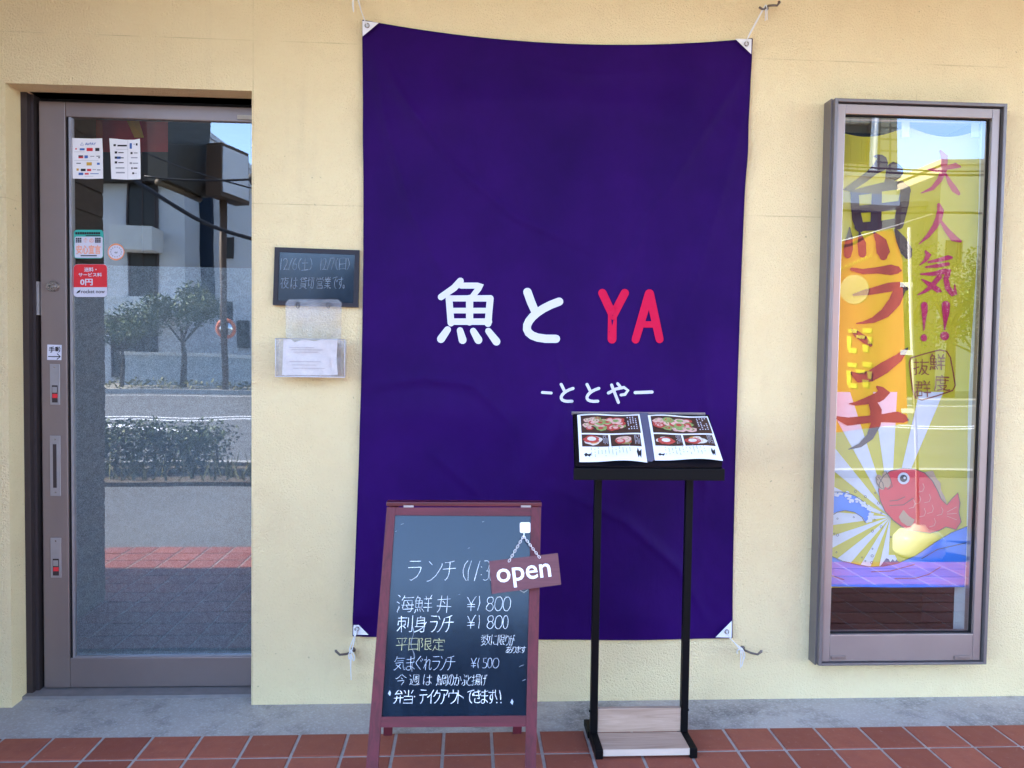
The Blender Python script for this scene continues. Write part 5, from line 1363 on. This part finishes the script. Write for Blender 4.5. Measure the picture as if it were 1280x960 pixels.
# ================================================================== STREET BEHIND THE CAMERA (seen in the panes)
random.seed(11)
gd, gw = GD, GW
RD = lambda x, y, Y: mirrored(x, y, Y, gd)
RW = lambda x, y, Y: mirrored(x, y, Y, gw)
LEAF = toned('leaf_green', (0.035, 0.065, 0.018), (0.13, 0.17, 0.05), .6)
LEAF2 = toned('dry_grass', (0.10, 0.11, 0.03), (0.30, 0.27, 0.10), .7)
BARK = P('bark', (.09, .065, .045), .9)
def leaf_cloud(mb, c, r, n, size):
    for _ in range(n):
        d = Vector((random.gauss(0, 1), random.gauss(0, 1), random.gauss(0, 1))).normalized()*(random.random()**.45)
        p = Vector(c)+Vector((d.x*r[0], d.y*r[1], d.z*r[2]))
        a = Vector((random.gauss(0, 1), random.gauss(0, 1), random.gauss(0, 1))).normalized()
        b = a.orthogonal().normalized(); s = size*random.uniform(.6, 1.4)
        mb.cur = random.random()
        mb.add([p-a*s, p+b*s*.55, p+a*s, p-b*s*.55], [(0, 1, 2, 3)])
def tree(label, base, h, r, n=900, bare=False, group='trees across the road'):
    t = thing('tree', label, 'tree', base, group)
    b = Vector(base)
    m = MB(); m.tube([b, b+Vector((.05, 0, h*.3)), b+Vector((-.03, .05, h*.62))], [.13*h/4, .10*h/4, .05*h/4], 8)
    cr = []
    for k in range(9 if bare else 6):
        a = k*2.4; e = b+Vector((math.cos(a)*r*.7, math.sin(a)*r*.7, h*random.uniform(.6, .98)))
        m.tube([b+Vector((0, 0, h*.42)), b.lerp(e, .7)+Vector((0, 0, h*.1)), e], [.045*h/4, .03*h/4, .008], 5); cr.append(e)
    m.build('trunk', BARK, t)
    m = MB()
    for e in cr: leaf_cloud(m, e, (r*.5, r*.5, r*.42), n*3//len(cr), .055 if not bare else .05)
    leaf_cloud(m, b+Vector((0, 0, h*.75)), (r*.7, r*.7, r*.6), n*3//4, .055)
    m.build('crown', LEAF, t)
def facade(label, x0, x1, Y, z1, mat, wins=(), parapets=(), depth=9, extra=None):
    t = thing('street_building', label, 'building', ((x0+x1)/2, Y, .06), 'buildings across the road')
    m = MB(); m.box((x0, Y-depth, .05), (x1, Y, z1)); m.box((x0-.1, Y-depth-.1, z1), (x1+.1, Y+.12, z1+.22))
    m.build('wall', mat, t)
    for (a, b, c, d) in wins:
        m = MB(); m.box((a, Y+.004, b), (c, Y+.03, d)); w = m.build('window', DARKWIN, t)
        m = MB(); tt = .06
        m.box((a-tt, Y+.004, b-tt), (a, Y+.08, d+tt)); m.box((c, Y+.004, b-tt), (c+tt, Y+.08, d+tt)); m.box((a, Y+.004, d), (c, Y+.08, d+tt)); m.box((a, Y+.004, b-tt), (c, Y+.1, b))
        k = 1
        while a+k*.45 < c: m.box((a+k*.45, Y+.031, b), (a+k*.45+.05, Y+.06, d)); k += 1
        m.build('frame', MAT['bronze_dark'], w)
    for (a, b, c, d) in parapets:
        m = MB(); m.box((a, Y+.004, b), (c, Y+1.1, d)); m.build('balcony', LIGHTW, t)
    return t
DARKWIN = P('dark_window', (.022, .022, .024), .3, spec=.25)
LIGHTW = P('pale_parapet', (.62, .61, .60), .8, var=.15, scale=2)
GREYW = P('grey_render', (.50, .51, .54), .85, var=.12, scale=1.2)
GREYW2 = P('pale_grey_render', (.60, .60, .63), .85, var=.10, scale=1.2)
Ya = -27.0
A = lambda x, y, Y=Ya: RD(x, y, Y)
X = lambda x, Y=Ya: A(x, 480, Y).x
Z = lambda y, Y=Ya: A(200, y, Y).z
ga = facade('grey apartment block with pale balconies, left of the road sign in the door glass', X(96), X(231), Ya, Z(146), GREYW,
       wins=[(X(163), Z(290), X(196), Z(232)), (X(163), Z(372), X(197), Z(314)), (X(140), Z(470), X(196), Z(400))],
       parapets=[(X(156), Z(316), X(204), Z(287)), (X(134), Z(396), X(246), Z(372))])
m = MB(); m.box((X(96)-.2, Ya+.125, Z(233)), (X(231)+.1, Ya+.6, Z(144))); m.build('added_dark_band', P('reflection_dark', (.035, .028, .024), .7, var=.3, scale=2), ga)  # dark band added to darken the reflection at the upper left of the pane
gb = facade('plain pale grey block right of the road sign, in the door glass', X(232, -29), X(395, -29), -29, Z(238, -29), GREYW2,
       wins=[(X(283, -29), Z(318, -29), X(291, -29), Z(296, -29)), (X(283, -29), Z(396, -29), X(291, -29), Z(376, -29)), (X(236, -29), Z(400, -29), X(250, -29), Z(372, -29)), (X(300, -29), Z(432, -29), X(312, -29), Z(400, -29))], parapets=())
facade('dark brown office block directly across the road, mirrored in the chalkboard', -5.9, 10.9, -30, 8.2, P('shaded_render', (.07, .06, .055), .8),  # added to mirror dark in the lower chalkboard; shade put into its colour
       wins=[(-4.5+3.1*k, 1.2+2.7*j, -2.6+3.1*k, 2.8+2.7*j) for k in range(5) for j in range(2)])
m = MB(); m.box((X(251, -28.9), -28.995, Z(384, -28.9)), (X(267, -28.9), -28.7, Z(236, -28.9))); m.build('downpipe_panel', P('navy_panel', (.012, .024, .045), .6, spec=.2), gb)
t = thing('garden_wall', 'low pale blue grey wall in front of the apartment block', 'wall', RD(200, 485, -25))
m = MB(); m.box((X(150, -25), -25.2, .05), (X(330, -25), -25, Z(447, -25))); m.build('wall', P('bluish_wall', (.36, .40, .44), .8), t)
m = MB(); m.box((X(150, -25)-.05, -25.26, Z(447, -25)), (X(330, -25)+.05, -24.94, Z(443, -25))); m.build('coping', LIGHTW, t)
b = RD(228, 486, -23.6); b.z = .06
tree('bushy green street tree in front of the low wall', b, 4.0-.6, 1.15, 1100)
b = RD(150, 470, -23.8); b.z = .06
tree('lower rounded tree at the apartment corner', b, 2.6, 1.3, 900)
m = MB()
for k in range(34):
    x = X(130, -22)+k*.33+random.uniform(-.1, .1); leaf_cloud(m, (x, -22.2+random.uniform(-.3, .3), .22), (.3, .3, .2), 22, .07)
o = m.build('verge_shrubs', LEAF2); tag(o, 'low dry ground cover along the far kerb', 'ground cover'); o['kind'] = 'stuff'
m = MB(); random.seed(2)
for k in range(900):
    x = random.uniform(-9, .5); y = random.uniform(-5.3, -4.5); h = random.uniform(.08, .34)
    a = random.uniform(0, 6.28); d = Vector((math.cos(a), math.sin(a), 0))*.012; lean = Vector((random.gauss(0, .08), random.gauss(0, .08), h))
    m.cur = random.random(); p = Vector((x, y, .03)); m.add([p-d, p+d, p+lean], [(0, 1, 2)])
o = m.build('grass', LEAF2); tag(o, 'dry grass tufts along the edge of the forecourt', 'grass'); o['kind'] = 'stuff'
hx0_, hx1_ = RD(120, 590, -5.2).x, RD(278, 590, -5.2).x
hd = thing('hedge', 'clipped dark green roadside hedge', 'hedge', ((hx0_+hx1_)/2, -5.1, .03))
m = MB()
for k in range(120):
    x = hx0_-1.2+(hx1_-hx0_+1.2)*random.random(); leaf_cloud(m, (x, -5.1+random.uniform(-.15, .15), random.uniform(.14, .50)), (.26, .20, .15), 90, .024)
m.build('foliage', LEAF, hd)
m = MB()
for k in range(14):
    x = hx0_-1+(hx1_-hx0_+1)*k/13; m.tube([(x, -5.1, .03), (x+random.uniform(-.1, .1), -5.1+random.uniform(-.1, .1), .45)], [.018, .006], 5)
m.build('stem', BARK, hd)
# roadside signs
def pole_sign(label, Y, cx_px, w_px, top_px, polemat, boxpts, boxmat, facemat, base_z, split=False):
    p = RD(cx_px, 430, Y); p.z = base_z
    t = thing('pole_sign', label, 'sign', p)
    r = w_px*(CAM.y*-1+2*gd-Y)/FPX/2
    m = MB(); m.tube([p, Vector((p.x, Y, RD(cx_px, top_px, Y).z))], r, 14); m.build('pole', polemat, t)
    return t, p
brn = P('brown_sign_frame', (.085, .052, .036), .6)
t, p = pole_sign('brown road sign on a post, white faced board beside a dark cabinet', -21.9, 279.5, 8.5, 250, brn, None, None, None, .06)
s0, s1 = RD(268, 246, -21.2), RD(302, 256, -22.6); zt0 = RD(268, 180, -21.2).z
m = MB(); d = Vector((s1.x-s0.x, s1.y-s0.y, 0)); n_ = Vector((-d.y, d.x, 0)).normalized()*.25
if n_.y < 0: n_ = -n_
zlo, zhi = s0.z, zt0
sgn = m.hexa([Vector((s0.x, s0.y, zlo))-n_, Vector((s1.x, s1.y, zlo))-n_, Vector((s1.x, s1.y, zlo))+n_, Vector((s0.x, s0.y, zlo))+n_,
        Vector((s0.x, s0.y, zhi))-n_, Vector((s1.x, s1.y, zhi))-n_, Vector((s1.x, s1.y, zhi))+n_, Vector((s0.x, s0.y, zhi))+n_]).build('cabinet', brn, t)
e = d*.05; k_ = n_*1.02
m = MB(); m.slab([Vector((s0.x, s0.y, zlo+.12))+e+n_, Vector((s1.x, s1.y, zlo+.12))-e+n_, Vector((s1.x, s1.y, zhi-.12))-e+n_, Vector((s0.x, s0.y, zhi-.12))+e+n_], n_.normalized(), .004, .03)
m.build('face', P('blank_white_face', (.60, .60, .64), .6), sgn)
q0 = RD(196, 222, -19.6); q1 = RD(251, 249, -22.0); zt = RD(251, 120, -22.0).z
d = Vector((q1.x-q0.x, q1.y-q0.y, 0)); n_ = Vector((-d.y, d.x, 0)).normalized()*.3
zb_ = q1.z
m = MB(); m.hexa([Vector((p_.x, p_.y, z_))+k2*n_ for z_ in (zb_, zt) for p_, k2 in ((q0, -1), (q1, -1), (q1, 1), (q0, 1))])
cab = m.build('side_cabinet', P('dark_sign_panel', (.050, .042, .033), .5, var=.4, scale=2), t)
m = MB(); m.tube([Vector((q0.x, q0.y, zb_-.05)), Vector((q1.x, q1.y, zb_-.05))], .10, 8); m.build('bottom_trim', P('brown_trim', (.12, .085, .055), .6), cab)
m = MB(); m.tube([Vector((q1.x, q1.y, zb_+.3)), Vector((p.x, p.y, zb_+.3))], .09, 8); m.tube([Vector((q1.x, q1.y, zb_+1.6)), Vector((p.x, p.y, zb_+1.6))], .09, 8); m.build('bracket', brn, cab)
# convex mirror
p = RD(279, 486, -22.3); p.z = .06; c = RD(283.5, 411, -22.3)
t = thing('traffic_mirror', 'round orange rimmed convex traffic mirror on a slim pole', 'mirror', p)
m = MB(); m.tube([p, Vector((p.x, p.y, c.z+.2))], .045, 8); m.build('pole', MAT['alu'], t)
m = MB(); m.smooth = True
R_ = 11*25/FPX
vs = [c+Vector((0, .16, 0))]; fs = []
for a in range(1, 6):
    for k in range(20): vs.append(c+Vector((math.cos(k*math.pi/10)*R_*a/5, .16-.10*(a/5)**2, math.sin(k*math.pi/10)*R_*a/5)))
for k in range(20): fs.append((0, 1+k, 1+(k+1) % 20))
for a in range(4):
    for k in range(20): fs.append((1+a*20+k, 1+(a+1)*20+k, 1+(a+1)*20+(k+1) % 20, 1+a*20+(k+1) % 20))
m.add(vs, fs); m.build('mirror_face', plain('mirror', (.75, .77, .8), .05, 1.0, var=.02), t)
m = MB(); m.tube([c+Vector((math.cos(k*math.pi/12)*R_*1.06, .08, math.sin(k*math.pi/12)*R_*1.06)) for k in range(25)], .055, 8); m.build('rim', P('orange_rim', (.75, .17, .05), .5), t)
# cables
def wire(label, a, b, sag, r=.02, blob=None):
    m = MB(); pts = []
    for k in range(25):
        t = k/24; p = a.lerp(b, t); p.z -= sag*4*t*(1-t); pts.append(p)
    m.tube(pts, r, 6)
    o = thing('overhead_cable', label, 'cable', (pts[12].x, pts[12].y, pts[12].z), 'cables over the street')
    m.build('wire', MAT['ink'], o)
    if blob:
        p = pts[blob]; q = pts[blob+1]
        m = MB(); m.tube([p, p.lerp(q, .15), p.lerp(q, .85), q], [.02, .09, .09, .02], 10); m.build('splice_box', MAT['ink'], o)
Yw = -9.0
wire('thin cable high above the road', RD(120, 160, Yw), RD(420, 250, Yw), .25, .012)
wire('thick cable with a black splice case', RD(180, 222, Yw), RD(420, 208, Yw), .15, .018, 13)
wire('thick dark cable sloping behind the blue pole', RD(150, 215, -10), RD(420, 310, -10), .35, .035)
# ---- what the tall window mirrors
Yc = -26.0
XW = lambda x, Y=Yc: RW(x, 480, Y).x
ZW = lambda y, x=1130, Y=Yc: RW(x, y, Y).z
TILEW = NT('cream_facade_tile')
bk = TILEW.n('ShaderNodeTexBrick'); bk.offset = 0.0
bk.inputs['Scale'].default_value = 1.0; bk.inputs['Brick Width'].default_value = .42; bk.inputs['Row Height'].default_value = .42; bk.inputs['Mortar Size'].default_value = .035
bk.inputs['Color1'].default_value = (.34, .29, .20, 1); bk.inputs['Color2'].default_value = (.40, .34, .24, 1); bk.inputs['Mortar'].default_value = (.10, .09, .07, 1)
cx_ = TILEW.n('ShaderNodeSeparateXYZ'); TILEW.l(TILEW.pos(), cx_.inputs[0]); cb = TILEW.n('ShaderNodeCombineXYZ')
TILEW.l(cx_.outputs[0], cb.inputs[0]); TILEW.l(cx_.outputs[2], cb.inputs[1]); TILEW.l(cb.outputs[0], bk.inputs['Vector'])
TILEW.set(**{'Base Color': bk.outputs['Color'], 'Roughness': .8}); TILEW = TILEW.m
tb = facade('tall tiled block with a white corner pipe, mirrored in the tall window', XW(960), XW(1113), Yc, ZW(70), TILEW, wins=[(XW(1040), ZW(205), XW(1075), ZW(160))])
m = MB(); m.tube([(XW(1082), Yc+.14, .06), (XW(1082), Yc+.14, ZW(100))], .14, 10); m.build('pipe', LIGHTW, tb)
facade('low cream building with long eaves, mirrored in the tall window', XW(985, -24), XW(1112, -24), -24, ZW(222, 1080, -24), MAT['cream'],
       wins=[(XW(1060, -24), ZW(300, 1080, -24), XW(1092, -24), ZW(265, 1080, -24))], parapets=[(XW(1000, -24), ZW(262, 1080, -24), XW(1096, -24), ZW(250, 1080, -24))], depth=1.9)
facade('cream house with flat roof behind bare trees', XW(1168, -30), XW(1300, -30), -30, ZW(206, 1200, -30), MAT['cream'], wins=[(XW(1180, -30), ZW(330, 1200, -30), XW(1196, -30), ZW(300, 1200, -30))])
facade('small brown fronted house between the tiled block and flat roofed house', XW(1120, -31), XW(1160, -31), -31, ZW(258, 1140, -31), P('tan_render', (.36, .29, .18), .85))
for k, (xx, yy, Y, h, r, lb) in enumerate(((1136, 440, -24.5, 5.4, 1.6, 'thin tree before the brown fronted house'), (1186, 440, -24, 5.6, 1.5, 'thin tree before the flat roofed house'), (1215, 440, -23.5, 3.6, 1.6, 'rounded tree near the flat roofed house'))):
    b = RW(xx, yy, Y); b.z = .06; tree(lb, b, h, r, 500 if k < 2 else 800, bare=k < 2)
wire('upper cable crossing the sky in the window', RW(960, 203, -9), RW(1400, 216, -9), .05, .014)
wire('second upper cable close below the first', RW(960, 208, -9.3), RW(1400, 221, -9.3), .05, .02)
wire('lower cable crossing the houses in the window', RW(960, 258, -9.6), RW(1400, 266, -9.6), .05, .02)
# orange flag on a white pole with a yellow water base
Yn = -2.25
nb2 = thing('street_flag', 'orange vertical flag with chunky yellow characters on a white pole', 'flag', RW(1147, 704, Yn))
pb = RW(1147, 704, Yn); pb.z = -.012
ptop = RW(1137.5, 283, Yn)
m = MB(); m.tube([Vector((pb.x, Yn, .02)), ptop], .0125, 10); m.build('pole', MAT['pole_white'], nb2)
ra, rb = RW(1020, 309, Yn+.01-.55), RW(1166, 268, Yn+.01+.12)
m = MB(); m.tube([ra, rb], .006, 8); m.build('cross_rod', MAT['pole_white'], nb2)
ffold = lambda x, y: .014*math.sin(x*.09+y*.012)+.010*math.sin(y*.03)
ff = lambda x, y, o=0.0: RW(x, y, Yn+.012-(1140-x)*.0046+ffold(x, y)+o)
m = MB(); vs = []
for j in range(41):
    for i in range(21):
        t = i/20; x0 = 1032-(j/40)*8; x1 = 1116+min(1, j/7)*12+(j/40)*6
        x = x0+(x1-x0)*t; yt = 306-(x-1032)*.26
        vs.append(ff(x, yt+(545-16*t-yt)*j/40))
m.add(vs, [(j*21+i, j*21+i+1, (j+1)*21+i+1, (j+1)*21+i) for j in range(40) for i in range(20)])
m.build('flag_cloth', toned('orange_cloth', (.44, .070, .026), (.46, .077, .029), .8), nb2, smooth=True)
m = MB()
for y in (356, 441, 512): rect(m, ff, 1126, y-2.6, 1142, y+3.4, .004)
m.build('clip', MAT['pole_white'], nb2)
m = MB()
for cy_ in (428, 470):
    for (a, b, c, d) in ((-14, -16, -2, -10), (4, -17, 16, -10), (-15, -7, -9, 12), (10, -6, 16, 4), (-13, 8, -2, 15), (-4, -8, 8, -3), (4, 4, 12, 14)):
        m.poly2([(1074+a, cy_+b), (1074+c, cy_+b+1), (1074+c-1, cy_+d), (1074+a+1, cy_+d-1)], ff, .004, maxe=6)
for k in range(9):
    x = 1046+k*5; y = 336-k*2.2; m.ribbon([(x, y+2, 1), (x+1.6, y-2, 1), (x+3, y+1, 1)], ff, .004)
m.build('yellow_lettering', P('yellow_flag_print', (.56, .45, .035), .7), nb2)
m = MB(); oval(m, ff, 1068, 362, 18, 19, .003, n=24); m.build('pale_disc', P('pale_flag_print', (.40, .26, .13), .7), nb2)
m = MB(); r0 = 1.0
prof = [(0, .0), (.150, .0), (.165, .03), (.165, .12), (.13, .165), (.06, .18), (.04, .21), (0, .21)]
n = 24; vs = []; fs = []
for (r, z) in prof:
    for k in range(n): a = 2*math.pi*k/n; vs.append((pb.x+math.cos(a)*r, Yn+math.sin(a)*r, -.010+z))
for i in range(len(prof)-1):
    for k in range(n): fs.append((i*n+k, i*n+(k+1) % n, (i+1)*n+(k+1) % n, (i+1)*n+k))
m.smooth = True; m.add(vs, fs); m.build('water_base', P('cream_plastic', (.50, .49, .35), .4), nb2)
